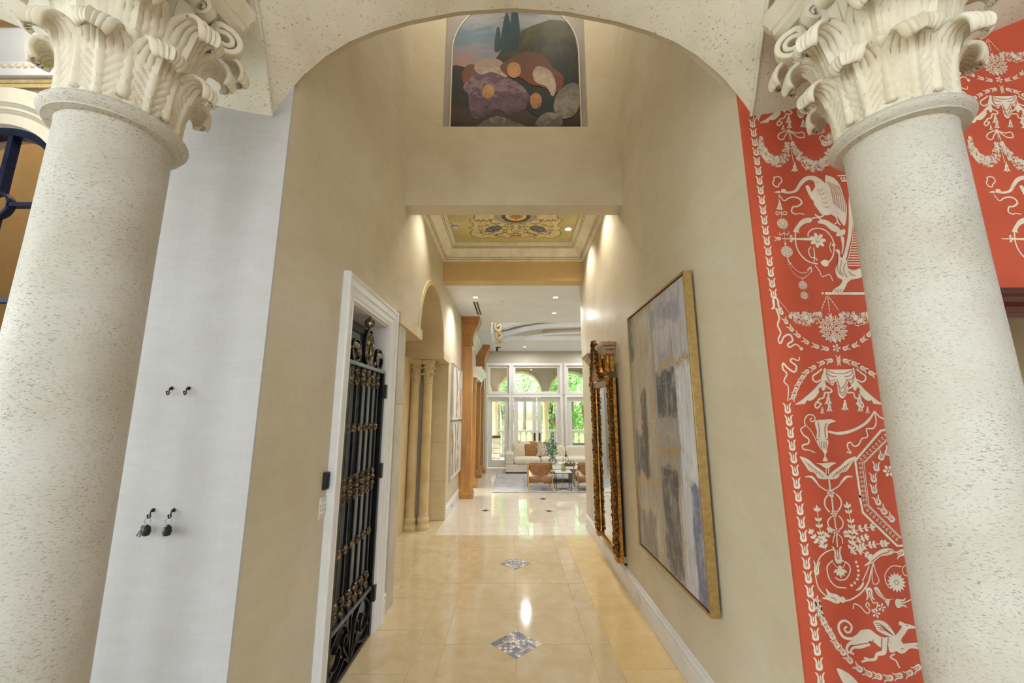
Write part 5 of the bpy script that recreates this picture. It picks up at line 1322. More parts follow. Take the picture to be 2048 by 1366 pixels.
tree(-1.2, 30, 9, 3.6, 3.2, 5200, 'tree_leaf_pale', 'broad pale spreading tree on the lawn, seen through left french leaf', seed=2)
tree(5.2, 36, 10, 4.2, 3.6, 5200, 'tree_leaf', 'rounded green tree on the lawn right of the spreading tree', seed=3)
tree(-14.5, 40, 11, 4.6, 4.0, 4200, 'tree_leaf', 'large green tree at the far left of the garden', seed=4)
tree(14, 44, 12, 5, 4.4, 4200, 'tree_leaf', 'tall green tree at the far right of the garden', seed=5)
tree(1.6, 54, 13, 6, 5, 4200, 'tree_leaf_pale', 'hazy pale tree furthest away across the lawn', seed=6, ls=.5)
for i, (x, y, h, lb) in enumerate(((-.35, 20.2, 3.6, 'tall green shrub behind the column of the narrow left door'), (1.72, 19.4, 3.7, 'tall bright green shrub right of the french door column'), (3.55, 19.3, 4.0, 'tall bright green shrub behind the right glazed door'), (5.2, 19.6, 4.0, 'tall bright green shrub at the right end of the terrace'))):
    tree(x, y, h, .5, 1.7, 2600, 'hedge_leaf', lb, 'tall_shrub', zc=1.95, ls=.13, seed=20 + i, trunk=True, group='tall shrubs along the terrace edge')
for i, x in enumerate((-24, -8, 8, 24)):
    tree(x, 64, 5, 4.4, 2.2, 2200, 'tree_leaf', ('long hedge closing the lawn at the far left', 'long hedge closing the lawn left of centre', 'long hedge closing the lawn right of centre', 'long hedge closing the lawn at the far right')[i], 'garden_hedge', zc=1.6, ls=.5, seed=40 + i, trunk=False, group='hedges closing the lawn')
# ================================================================== PRINTED WALLPAPER (flat print on the red wall)
def crop(x0, y0, s): return lambda pts: [(x0 + a * s, y0 + b * s) for a, b in pts]
A_, B_, C_ = crop(1480, 200, .16105), crop(1500, 400, .1757), crop(1520, 580, .19034)
D_, E_, F_ = crop(1540, 780, .19034), crop(1570, 960, .19034), crop(1590, 1106, .19034)
class Print:
    """collects flat shapes as 2-D points on a plane, then turns them into thin print"""
    def __init__(s, to2): s.to2 = to2; s.c = MB(); s.l = MB()
    def pts(s, P): return [Vector((*s.to2(u, v), 0)) for u, v in P]
    def poly(s, P, k=4, line=False):
        Q = catmull(s.pts(P), k, True) if k > 1 else s.pts(P)
        (s.l if line else s.c).face([(q.x, q.y, 0) for q in Q]); return s
    def stroke(s, P, w, k=5, line=False, closed=False, raw=False):
        Q = catmull([Vector(p) for p in P] if raw else s.pts(P), k, closed)
        n = len(Q); W = w if isinstance(w, (list, tuple)) else [w, w]
        m = s.l if line else s.c; L, R_ = [], []
        for i, q in enumerate(Q):
            d = (Q[(i + 1) % n] if (closed or i < n - 1) else q) - (Q[i - 1] if (closed or i > 0) else q)
            d = d.normalized() if d.length > 1e-9 else Vector((1, 0, 0)); nn = Vector((-d.y, d.x, 0))
            f = i / max(1, n - 1) * (len(W) - 1); a = int(min(f, len(W) - 2)); ww = (W[a] + (W[a + 1] - W[a]) * (f - a)) * PXM / 2
            L.append(q + nn * ww); R_.append(q - nn * ww)
        m.grid([L, R_], closed_u=closed); return s
    def dot(s, c, r, n=10, line=False, raw=False, ry=None, ang=0):
        q = Vector(c) if raw else s.pts([c])[0]; r *= PXM; ry = (ry * PXM) if ry else r
        (s.l if line else s.c).face([(q.x + cos(ang) * r * cos(2 * pi * k / n) - sin(ang) * ry * sin(2 * pi * k / n), q.y + sin(ang) * r * cos(2 * pi * k / n) + cos(ang) * ry * sin(2 * pi * k / n), 0) for k in range(n)]); return s
    def rosette(s, c, r, spokes=8):
        s.dot(c, r, 20); q = s.pts([c])[0]
        for rr in (r * .82, r * .36): s.stroke([q + Vector((cos(a * pi / 8), sin(a * pi / 8), 0)) * rr * PXM for a in range(16)], .7, 2, True, True, True)
        for k in range(spokes):
            a = k * 2 * pi / spokes; d = Vector((cos(a), sin(a), 0)) * PXM; s.stroke([q + d * r * .36, q + d * r * .82], .7, 1, True, False, True)
        return s
    def flower(s, c, r, n=6, raw=False, rot=0):
        q = Vector(c) if raw else s.pts([c])[0]
        for k in range(n):
            a = rot + 2 * pi * k / n; s.dot(q + Vector((cos(a), sin(a), 0)) * r * .62 * PXM, r * .36, 7, raw=True, ry=r * .24, ang=a)
        s.dot(q, r * .18, 6, raw=True); return s
    def cluster(s, path, W, dens=1.0, seed=1, k=6):
        """swag of blossoms along a curve"""
        rn = random.Random(seed); Q = catmull(s.pts(path), k); n = len(Q); i = 0
        tot = sum((Q[j + 1] - Q[j]).length for j in range(n - 1)); N = int(tot / PXM * dens)
        for j in range(N):
            f = rn.random() * (n - 1.001); a = int(f); q = Q[a].lerp(Q[a + 1], f - a); d = (Q[a + 1] - Q[a]).normalized(); nn = Vector((-d.y, d.x, 0))
            g = f / (n - 1) * (len(W) - 1); b = int(min(g, len(W) - 2)); w = W[b] + (W[b + 1] - W[b]) * (g - b)
            p = q + nn * rn.uniform(-.5, .5) * w * PXM
            if j % 5 == 0: s.flower(p, rn.uniform(3.0, 4.4), rn.choice((5, 6)), True, rn.random() * 6)
            else: s.dot(p, rn.uniform(1.1, 2.0), 7, raw=True, ry=rn.uniform(.8, 1.2), ang=rn.random() * 3)
        return s
    def bouquet(s, c, r, seed=1):
        rn = random.Random(seed); q = s.pts([c])[0]
        for ring, (rr, n) in enumerate(((.25, 4), (.55, 9), (.82, 14), (1.0, 18))):
            for k in range(n):
                a = 2 * pi * k / n + ring; p = q + Vector((cos(a), sin(a), 0)) * r * rr * PXM
                if ring == 3: s.dot(p, 3.0, 7, raw=True, ry=1.5, ang=a)
                else: s.flower(p, r * .2, 6, True, a)
        return s
    def tassel(s, c, h):
        x, y = c; s.poly([(x, y - h * .5), (x + h * .18, y - h * .35), (x + h * .24, y + h * .1), (x + h * .46, y + h * .46), (x + h * .2, y + h * .36), (x, y + h * .52), (x - h * .2, y + h * .36), (x - h * .46, y + h * .46), (x - h * .24, y + h * .1), (x - h * .18, y - h * .35)], 2)
        s.dot((x, y - h * .62), h * .13); s.stroke([(x, y - h * .1), (x, y + h * .4)], .8, 1, True); return s
    def tulip(s, c, ang, h, w=None):
        """ang: direction the cup opens to, in plane radians"""
        q = s.pts([c])[0]; w = w or h * .72; H, W_ = h * PXM, w * PXM; e = Vector((cos(ang), sin(ang), 0)); f = Vector((-sin(ang), cos(ang), 0))
        T = lambda P: [q + e * (b * H) + f * (a * W_) for a, b in P]
        for sg in (-1, 1):
            P = catmull(T([(0, -.5), (sg * .30, -.44), (sg * .40, -.18), (sg * .34, .10), (sg * .42, .32), (sg * .56, .50), (sg * .30, .42), (sg * .17, .22), (sg * .16, -.05), (sg * .10, -.24), (0, -.30)]), 3, True)
            s.c.face(P if sg > 0 else P[::-1])
        s.c.face(catmull(T([(0, -.22), (.09, -.02), (.07, .18), (0, .34), (-.07, .18), (-.09, -.02)]), 3, True)); return s
    def leaf(s, a, b, w):
        a, b = Vector(a), Vector(b); d = b - a; n = Vector((-d.y, d.x, 0)).normalized() * w * PXM / 2
        s.c.face([a, a + d * .35 + n * .9, a + d * .6 + n, b, a + d * .6 - n, a + d * .35 - n * .9]); return s
    def sprig(s, P, n, L, w=5.0):
        Q = catmull(s.pts(P), 6); s.stroke(P, 1.4); m = len(Q)
        for k in range(n):
            f = .15 + .8 * k / max(1, n - 1); i = min(m - 2, int(f * (m - 1))); q = Q[i]; d = (Q[i + 1] - Q[i]).normalized(); nn = Vector((-d.y, d.x, 0))
            for sg in (-1, 1): s.leaf(q + nn * sg * .001, q + (d * .75 + nn * sg * .75) * L * PXM, w)
        s.leaf(Q[-2], Q[-1] + (Q[-1] - Q[-2]).normalized() * L * PXM, w); return s
    def layers(s, mb):
        # each shape of the print lies a few microns over the one before, like successive blocks of ink
        par = list(range(len(mb.v))); L_ = [0.] * len(mb.v); last = -1; k = 0
        for f in mb.f:
            if min(f) > last: k += 1
            last = max(last, max(f))
            for i in f: L_[i] = max(L_[i], (k % 250) * 4e-6) if L_[i] == 0. else L_[i]
        return L_
    def build(s, name, parent, fn, eps, mc='cream_print', ml='red_line'):
        out = []
        if s.c.v:
            m = MB(); m.v = list(s.c.v); L_ = s.layers(s.c); m.v = [fn(a, b, eps + L_[i]) for i, (a, b, c) in enumerate(s.c.v)]; m.f = s.c.f; out.append(m.build(name, mc, parent, recalc=False))
        if s.l.v:
            m = MB(); m.v = [fn(a, b, eps * 1.6 + .0010) for a, b, c in s.l.v]; m.f = s.l.f; out.append(m.build(name + '_lines', ml, out[0] if out else parent, recalc=False))
        return out[0]
PXM = WY / FPX
def wall2(u, v):
    p = onY(u, v, WY); return p.x, p.z
WFN = lambda a, b, e: (a, WY - e, b)
DXR, DZR = 1.0416, 1.398
PR = []
def motif(name, draw, rep=True):
    p = Print(wall2); draw(p); o = p.build('printed_' + name, wall_red, WFN, .0012); PR.append(o); return o
def mirror_c(P, cx=830): return [(2 * cx - a, b) for a, b in P]

def curtain(p):
    p.poly(C_([(672, 820), (700, 832), (830, 836), (960, 830), (985, 815), (1000, 900), (1012, 965), (968, 1012), (922, 962), (918, 1060), (872, 1140), (822, 1100), (800, 962), (760, 1006), (704, 962), (642, 935), (660, 870)]), 3)
    for L in ([(690, 835), (760, 870), (830, 880), (900, 872), (975, 835)], [(690, 850), (730, 900), (800, 910)], [(690, 870), (720, 950), (785, 945)], [(975, 845), (940, 900), (880, 910)], [(985, 870), (960, 940), (900, 945)], [(805, 940), (850, 1040), (915, 940)], [(810, 1000), (860, 1085), (912, 990)], [(820, 1060), (868, 1110), (908, 1050)], [(700, 905), (740, 985), (790, 965)], [(990, 900), (960, 985), (925, 960)]):
        p.stroke(C_(L), 1.1, 4, True)
    side = [(640, 962), (682, 962), (684, 1040), (655, 1060), (640, 1020), (612, 1045), (618, 1075), (560, 1150), (510, 1165), (490, 1158), (470, 1195), (430, 1200), (365, 1203), (420, 1168), (480, 1120), (560, 1050)]
    p.poly(C_(side), 2); p.poly(C_(mirror_c(side)), 2)
    rb = [(650, 830), (600, 870), (555, 905), (560, 950), (600, 965), (650, 945), (690, 1010), (750, 1050), (735, 1078), (682, 1080), (665, 1130), (615, 1150), (612, 1185), (640, 1195), (600, 1240), (575, 1215), (600, 1170)]
    p.stroke(C_(rb), 3.2); p.stroke(C_(mirror_c(rb)), 3.2)
    for c, h in (((715, 1160), 18), ((727, 1240), 15), ((890, 1222), 17), ((1043, 1160), 18), ((1052, 1240), 15), ((652, 1272), 11), ((1128, 1266), 11)): p.tassel(C_([c])[0], h)
motif('drapery', curtain)
def arcs(name, L, crown=None):
    pass
def chain(name, pts, h, C, rev=1, rep=True):
    Q = C(pts)
    for i, c in enumerate(Q):
        a, b = Q[max(0, i - 1)], Q[min(len(Q) - 1, i + 1)]
        pa, pb = wall2(*a), wall2(*b); ang = atan2(pb[1] - pa[1], pb[0] - pa[0]) + (0 if rev > 0 else pi)
        motif('tulip', lambda p: p.tulip(c, ang, h))
chain('t', [(725, 745), (640, 770), (552, 820), (482, 868), (438, 928), (400, 990), (370, 1060), (345, 1130)], 15.5, C_, 1)
chain('t', [(912, 750), (1000, 780), (1090, 830), (1178, 882)], 16.5, C_, 1)
motif('crown_bud', lambda p: p.tulip(C_([(822, 720)])[0], pi / 2, 14).tulip(C_([(826, 770)])[0], -pi / 2, 11))
chain('t', [(680, 615), (580, 590), (475, 540), (390, 470), (320, 402), (265, 322), (216, 222)], 15.5, C_, 1)
chain('t', [(905, 610), (1000, 580), (1085, 520), (1150, 462)], 15.5, C_, 1)
motif('flower', lambda p: p.flower(C_([(800, 610)])[0], 9, 5))
def fruit(pts, seed):
    def f(p):
        p.cluster(C_(pts), [8, 26, 30, 24, 8], 2.6, seed)
        m = C_([pts[2]])[0]; p.dot((m[0] - 1, m[1] - 4), 6.5, 14); p.dot((m[0] + 8, m[1] + 2), 5, 12)
        p.stroke([(m[0] - 7.5, m[1] - 4), (m[0] - 1, m[1] + 2.6), (m[0] + 5.6, m[1] - 4), (m[0] - 1, m[1] - 10.4)], .7, 4, True, True)
    motif('fruit_swag', f)
fruit([(315, 250), (395, 295), (485, 310), (570, 300), (638, 245)], 1); fruit([(835, 250), (915, 300), (1005, 310), (1090, 300), (1150, 260)], 2)
motif('bouquet', lambda p: p.bouquet(C_([(765, 410)])[0], 27, 3).tulip(C_([(772, 510)])[0], pi / 2, 13).tulip(C_([(735, 272)])[0], pi / 2, 11))
def strings(p):
    for a, b in (((700, 60), (640, 215)), ((708, 60), (732, 235)), ((712, 60), (830, 220))):
        Q = C_([a, b]); p.stroke(Q, .9, 1)
        for k in range(1, 5): p.dot((Q[0][0] + (Q[1][0] - Q[0][0]) * k / 5, Q[0][1] + (Q[1][1] - Q[0][1]) * k / 5), 1.4, 7)
motif('bead_string', strings)
def lribbon(p):
    p.stroke(C_([(150, 170), (135, 120), (150, 82), (182, 100), (192, 160), (210, 215)]), 4); p.poly(C_([(108, 195), (130, 180), (140, 100), (152, 110), (156, 190), (128, 202)]), 2)
    p.stroke(C_([(165, 190), (200, 290), (184, 370), (215, 450), (190, 520), (215, 562), (250, 492), (312, 470), (340, 530), (290, 570), (312, 602), (372, 570), (430, 612)]), [4, 3, 4, 2.4]); p.dot(C_([(432, 618)])[0], 3.6); p.stroke(C_([(200, 112), (310, 242)]), .9, 1)
motif('ribbon', lribbon)
motif('ribbon', lambda p: p.stroke(C_([(415, 700), (400, 742), (335, 720), (322, 752), (380, 800), (360, 862), (292, 822), (240, 770), (240, 832), (280, 882), (250, 960), (295, 1020), (290, 1165)]), [2, 3.5, 4, 3, 2]))
NREP = len(PR)
# bow and garlands
def bow(p):
    p.stroke(A_([(600, 385), (525, 400), (472, 440), (482, 484), (532, 490), (568, 432)]), 2.8, 5, closed=True); p.stroke(A_([(610, 385), (700, 412), (778, 402), (796, 462), (722, 465), (662, 422)]), 2.8, 5, closed=True)
    p.dot(A_([(602, 384)])[0], 4); p.stroke(A_([(608, 400), (612, 500)]), 1.2); p.stroke(A_([(616, 400), (642, 505)]), 2.4); p.stroke(A_([(628, 590), (662, 775)]), 1.6); p.tassel(A_([(677, 845)])[0], 16)
motif('bow', bow)
motif('garland', lambda p: p.cluster(A_([(252, 462), (275, 610), (350, 715), (455, 765), (550, 705), (588, 530)]), [5, 16, 22, 26, 20, 7], 3.4, 5))
motif('garland', lambda p: p.cluster(A_([(640, 535), (725, 680), (825, 790), (930, 825), (1050, 770), (1112, 620)]), [7, 18, 24, 25, 20, 8], 3.4, 6))
motif('garland', lambda p: p.cluster(A_([(1020, 560), (1080, 520), (1150, 450), (1230, 400)]), [8, 20, 22, 12], 3.0, 7).stroke(A_([(1080, 490), (1030, 450), (990, 460), (1000, 510)]), 2.4))
# swan
def swan(p):
    p.stroke(A_([(510, 1135), (600, 1152), (690, 1128), (745, 1050), (800, 990), (870, 968), (940, 990), (1000, 1070), (1020, 1150)]), [6, 5, 6, 8, 9, 10, 14, 26, 34]); p.dot(A_([(540, 1130)])[0], 6, 12, ry=5); p.poly(A_([(415, 1146), (480, 1128), (510, 1146), (480, 1160)]), 1)
    p.poly(A_([(960, 1000), (1040, 1050), (1090, 1150), (1140, 1250), (1160, 1390), (1090, 1430), (1010, 1420), (950, 1330), (900, 1230), (890, 1150), (930, 1080)]), 4)
    p.poly(A_([(1055, 950), (1085, 940), (1170, 975), (1250, 1080), (1300, 1230), (1325, 1366), (1300, 1560), (1240, 1500), (1180, 1400), (1120, 1260), (1065, 1120)]), 4)
    p.poly(A_([(812, 1072), (850, 1066), (890, 1150), (915, 1250), (880, 1225), (840, 1150)]), 3)
    p.poly(B_([(720, 20), (860, 40), (960, 120), (990, 200), (930, 170), (860, 130), (790, 130)]), 3)
    p.stroke(B_([(800, 100), (840, 165), (790, 195), (735, 165)]), 3.2); p.stroke(B_([(950, 160), (985, 210), (1000, 260), (1030, 285)]), 3.2); p.stroke(B_([(985, 255), (960, 275)]), 2.4)
    for k in range(7):
        a = 1080 + k * 28; p.stroke(A_([(a, 1010 + k * 12), (a + 50, 1120 + k * 22), (a + 75 - k * 4, 1290 + k * 20)]), .8, 4, True)
    for k in range(5): p.stroke(A_([(950 + k * 24, 1110 + k * 55), (990 + k * 22, 1130 + k * 52), (1020 + k * 20, 1100 + k * 55)]), .8, 4, True)
    for k in range(6): p.stroke(A_([(735 + k * 42, 1085 - k * 20 + k * k * 2), (760 + k * 42, 1075 - k * 20 + k * k * 2)]), .7, 1, True)
motif('swan', swan)
motif('ribbon', lambda p: p.stroke(A_([(420, 962), (490, 958), (517, 1010), (482, 1050), (468, 1082), (430, 1070), (405, 1030), (424, 990)]), 2.6, 4, closed=True))
motif('ribbon', lambda p: (p.stroke(A_([(482, 1172), (540, 1252), (600, 1222), (662, 1206), (732, 1226), (764, 1280), (712, 1322), (655, 1330), (640, 1390), (690, 1420), (720, 1410), (800, 1420)]), [2, 3.5, 4, 3, 2])))
def pendant(p):
    p.stroke(A_([(482, 1170), (482, 1250)]), 1.2, 1); p.tassel(A_([(490, 1318)])[0], 16)
    p.stroke(B_([(345, 150), (300, 132), (300, 168), (340, 158)]), 1.8); p.stroke(B_([(350, 150), (408, 132), (410, 168), (355, 158)]), 1.8); p.rosette(B_([(370, 270)])[0], 12, 8)
    p.stroke(B_([(330, 375), (345, 400), (385, 378), (425, 398), (440, 360)]), 1.8); p.stroke(B_([(352, 95), (356, 205)]), .9, 1); p.stroke(B_([(384, 335), (402, 520)]), .9, 1)
    p.tulip(B_([(312, 442)])[0], pi, 14); p.rosette(B_([(418, 588)])[0], 12.4, 6); p.tulip(B_([(400, 500)])[0], pi / 2, 7)
    for P in ([(440, 700), (490, 765), (560, 822), (630, 828), (690, 775)], [(440, 735), (500, 838), (585, 890), (640, 870), (692, 815)]):
        Q = catmull(p.pts(B_(P)), 5)
        for q in Q[::1]: p.dot(q, 1.15, 6, raw=True)
    p.stroke(B_([(425, 650), (440, 710), (470, 730)]), 2.4); p.stroke(B_([(650, 800), (690, 765), (700, 825)]), 2.2)
    p.rosette(B_([(600, 970)])[0], 9.2, 6); p.rosette(B_([(617, 1087)])[0], 8.2, 6); p.stroke(B_([(590, 895), (595, 925)]), 1)
motif('pendant', pendant)
def scroll(p):
    p.stroke(B_([(518, 360), (514, 450), (530, 540), (580, 630), (660, 700), (770, 730)]), 3.0); p.poly(B_([(490, 362), (530, 290), (590, 222), (670, 203), (702, 222), (690, 256), (630, 268), (580, 300), (552, 345), (560, 382), (530, 365)]), 3)
    p.stroke(B_([(700, 212), (760, 200), (810, 222)]), 3); p.poly(B_([(770, 262), (800, 225), (870, 232), (940, 272), (1005, 312), (1022, 352), (980, 368), (915, 342), (850, 282)]), 3)
    p.poly(B_([(1022, 345), (1080, 338), (1072, 395), (990, 415), (980, 385)]), 3); p.poly(B_([(1030, 420), (1070, 432), (1062, 560), (1040, 620), (1046, 520)]), 3)
    p.stroke(B_([(660, 420), (664, 372), (712, 332), (790, 325), (862, 352), (922, 420), (952, 492), (955, 560), (940, 640), (900, 702), (840, 730)]), 2.8); p.stroke(B_([(920, 480), (905, 540), (925, 600)]), 2)
    p.stroke(B_([(360, 442), (470, 444), (600, 446), (730, 446)]), [1.2, 3, 5, 8]); p.stroke(B_([(480, 400), (455, 420), (500, 444), (455, 470), (480, 478)]), 2.6)
    p.flower(B_([(770, 460)])[0], 18, 7); p.flower(B_([(770, 470)])[0], 11, 6); p.poly(B_([(800, 710), (850, 680), (890, 700), (885, 750), (840, 755)]), 3); p.dot(B_([(950, 515)])[0], 4)
    p.stroke(B_([(722, 540), (732, 620), (730, 702)]), 2.2); p.stroke(B_([(692, 530), (664, 580), (690, 650), (742, 660), (762, 692)]), 2.2); p.stroke(B_([(738, 745), (790, 812), (822, 872), (900, 850), (940, 922)]), [2.2, 1.6, 2])
motif('scrollwork', scroll)
def lyre(p):
    p.poly(B_([(1122, -40), (1165, -40), (1176, 200), (1150, 420), (1120, 560), (1085, 690), (1052, 660), (1090, 520), (1120, 300)]), 3); p.stroke(B_([(1180, 190), (1170, 380), (1140, 560), (1105, 700)]), 1.2)
    for k in range(13):
        y = 370 + k * 29; p.stroke(B_([(1182 - k * 6, y), (1330, y)]), 2.2, 1)
    p.stroke(B_([(1100, 745), (1330, 745)]), 2.0, 1); p.poly(A_([(1205, 935), (1340, 932), (1340, 948), (1210, 950)]), 1); p.poly(A_([(1250, 990), (1345, 990), (1345, 1015), (1260, 1018)]), 1)
    for k in range(3): p.dot(A_([(1255 + k * 38, 972)])[0], 2.6)
    p.poly(B_([(968, 575), (1000, 560), (1025, 590), (1020, 640), (1050, 662), (1100, 690), (1110, 770), (1180, 800), (1262, 780), (1268, 880), (1160, 905), (1110, 940), (1085, 990), (1040, 1050), (935, 1056), (960, 1012), (1020, 972), (1048, 912), (995, 880), (968, 800), (998, 705), (1002, 620)]), 3)
    for L in ([(1000, 680), (990, 780), (1030, 860)], [(1040, 690), (1020, 790), (1060, 870)], [(1080, 720), (1060, 800), (1100, 880)], [(1120, 810), (1150, 850), (1200, 860)], [(960, 1050), (975, 1020)], [(990, 1055), (1005, 1020)], [(1020, 1050), (1035, 1015)]): p.stroke(B_(L), 1.0, 4, True)
    p.poly(B_([(850, 1050), (1340, 1050), (1340, 1080), (850, 1078)]), 1); p.dot(B_([(824, 1062)])[0], 2.6)
motif('lyre_and_paw', lyre)
# ewer, wings, candelabrum
def ewer(p):
    p.stroke(D_([(368, 382), (362, 310), (400, 262), (455, 268), (472, 312), (440, 332), (420, 306), (440, 295)]), 2.4); p.stroke(D_([(380, 372), (440, 445), (488, 545)]), 1.6)
    p.poly(D_([(480, 318), (560, 312), (640, 308), (690, 330), (625, 352), (600, 400), (604, 516), (490, 516), (492, 440), (470, 360)]), 2); p.poly(D_([(492, 528), (608, 528), (604, 590), (592, 626), (535, 626), (506, 585)]), 2)
    p.poly(D_([(545, 632), (602, 632), (588, 665), (584, 700), (606, 745), (550, 745), (570, 700), (566, 665)]), 2)
    for k in range(5): p.stroke(D_([(512 + k * 20, 540), (525 + k * 15, 615)]), .8, 1, True)
    p.stroke(D_([(500, 340), (512, 400), (510, 500)]), 1.2, 4, True); p.stroke(D_([(590, 350), (572, 400), (580, 500)]), 1.6, 4, True)
motif('ewer', ewer)
motif('ribbon', lambda p: (p.stroke(D_([(610, 435), (700, 455), (800, 445), (900, 410), (1000, 350), (1060, 282), (1095, 222)]), [4, 6, 5, 5, 3]), p.stroke(D_([(1098, 235), (1112, 340), (1082, 402), (1012, 410), (1022, 490), (962, 512), (930, 572), (882, 590), (842, 550), (810, 572), (822, 622), (850, 662), (805, 650)]), 2.6), p.stroke(D_([(1095, 222), (1140, 275), (1190, 305)]), 3)))
motif('ribbon', lambda p: p.stroke(D_([(365, 382), (320, 412), (350, 472), (402, 512), (400, 560), (340, 582), (352, 622), (410, 632), (475, 660)]), [1.6, 3, 2.6, 1.6]))
def wings(p):
    W1 = [(312, 698), (400, 728), (470, 792), (540, 842), (592, 890), (612, 930), (560, 938), (500, 922), (468, 872), (410, 852), (368, 792), (330, 735)]
    p.poly(D_(W1), 3); p.poly(D_(mirror_c(W1, 606)), 3); p.poly(D_([(480, 768), (540, 770), (640, 760), (695, 766), (645, 792), (610, 826), (562, 812), (530, 785)]), 2); p.stroke(D_([(585, 825), (590, 880)]), 2); p.stroke(D_([(612, 825), (615, 880)]), 2)
    for k in range(5):
        L = [(360 + k * 36, 745 + k * 28), (400 + k * 36, 790 + k * 26), (430 + k * 30, 850 + k * 18)]; p.stroke(D_(L), .8, 4, True); p.stroke(D_(mirror_c(L, 606)), .8, 4, True)
motif('winged_bird', wings)
def cand(p):
    L = [(368, 912), (432, 912), (482, 962), (520, 1012), (602, 1062)]; p.stroke(D_(L), [1.4, 5, 2.4, 2.4]); p.stroke(D_(mirror_c(L, 618)), [1.4, 5, 2.4, 2.4])
    p.stroke(D_([(618, 940), (632, 1060)]), 3.2, 1); p.stroke(D_([(645, 1110), (662, 1270)]), 2.8, 1); p.stroke(E_([(518, 390), (530, 505)]), 2.4, 1); p.stroke(E_([(540, 570), (548, 705)]), 2.4, 1)
    p.flower(D_([(638, 1082)])[0], 8, 6); p.flower(D_([(670, 1300)])[0], 7, 6); p.flower(E_([(535, 540)])[0], 7, 5)
    p.stroke(D_([(610, 1100), (575, 1150), (578, 1220), (625, 1285)]), 2.8); p.stroke(D_([(690, 1090), (740, 1150), (742, 1220), (700, 1285)]), 2.8); p.stroke(E_([(488, 380), (448, 430), (460, 490), (505, 525)]), 2.4); p.stroke(E_([(560, 372), (604, 430), (600, 490), (565, 522)]), 2.4)
    p.stroke(E_([(525, 570), (510, 600), (500, 660)]), 1.8); p.stroke(E_([(560, 575), (595, 610), (602, 668)]), 1.8)
motif('candelabrum', cand)
# octagon frame
def octo(p):
    O1 = D_([(1260, 412), (1165, 425), (893, 742), (950, 1130)]) + E_([(780, 160), (815, 340), (1175, 690), (1290, 690)])
    p.stroke(O1, 4.4, 1); I = D_([(1262, 495), (985, 770), (1010, 980), (1038, 1215)]) + E_([(885, 272), (1225, 612)])
    p.stroke(I, 1.4, 1); I2 = [(a - 3.2, b) for a, b in I]; p.stroke(I2, 1.4, 1)
    M_ = D_([(1230, 460), (945, 745), (990, 1180)]) + E_([(850, 300), (1190, 640)])
    for a, b in zip(M_, M_[1:]):
        L = sqrt((a[0] - b[0]) ** 2 + (a[1] - b[1]) ** 2); n = int(L / 8.5)
        for k in range(n):
            f = (k + .5) / n; c = (a[0] + (b[0] - a[0]) * f, a[1] + (b[1] - a[1]) * f); p.dot(c, 3.4, 9, ry=2.4, ang=atan2(-(b[1] - a[1]), b[0] - a[0]) + pi / 2)
            p.dot(c, 1.6, 7, line=True)
motif('octagon_frame', octo)
for c, a in (((1240, 640), 60), ((1172, 690), 60), ((1115, 802), 84), ((1086, 918), 90), ((1090, 1036), 93), ((1125, 1160), 108), ((1186, 1260), 120), ((1262, 1340), 130)):
    motif('tulip', lambda p: p.tulip(D_([c])[0], radians(a), 18, 15))
motif('flower', lambda p: p.flower(D_([(1245, 850)])[0], 12, 6))
def sprigs(p):
    p.sprig(E_([(428, 738), (395, 640), (362, 500), (336, 310)]), 7, 9); p.sprig(E_([(400, 690), (330, 640), (275, 550)]), 4, 8); p.sprig(E_([(400, 640), (430, 590), (462, 535)]), 3, 8)
    p.sprig(E_([(688, 765), (702, 620), (692, 450), (655, 275)]), 8, 9.5); p.sprig(E_([(712, 560), (790, 512), (905, 495)]), 4, 9); p.sprig(E_([(700, 680), (770, 632), (845, 602)]), 4, 8); p.sprig(E_([(688, 770), (840, 690), (1055, 665)]), 8, 8.5); p.sprig(E_([(650, 600), (640, 560)]), 2, 7); p.sprig(E_([(770, 735), (840, 770), (875, 795)]), 3, 8)
motif('sprigs', sprigs)
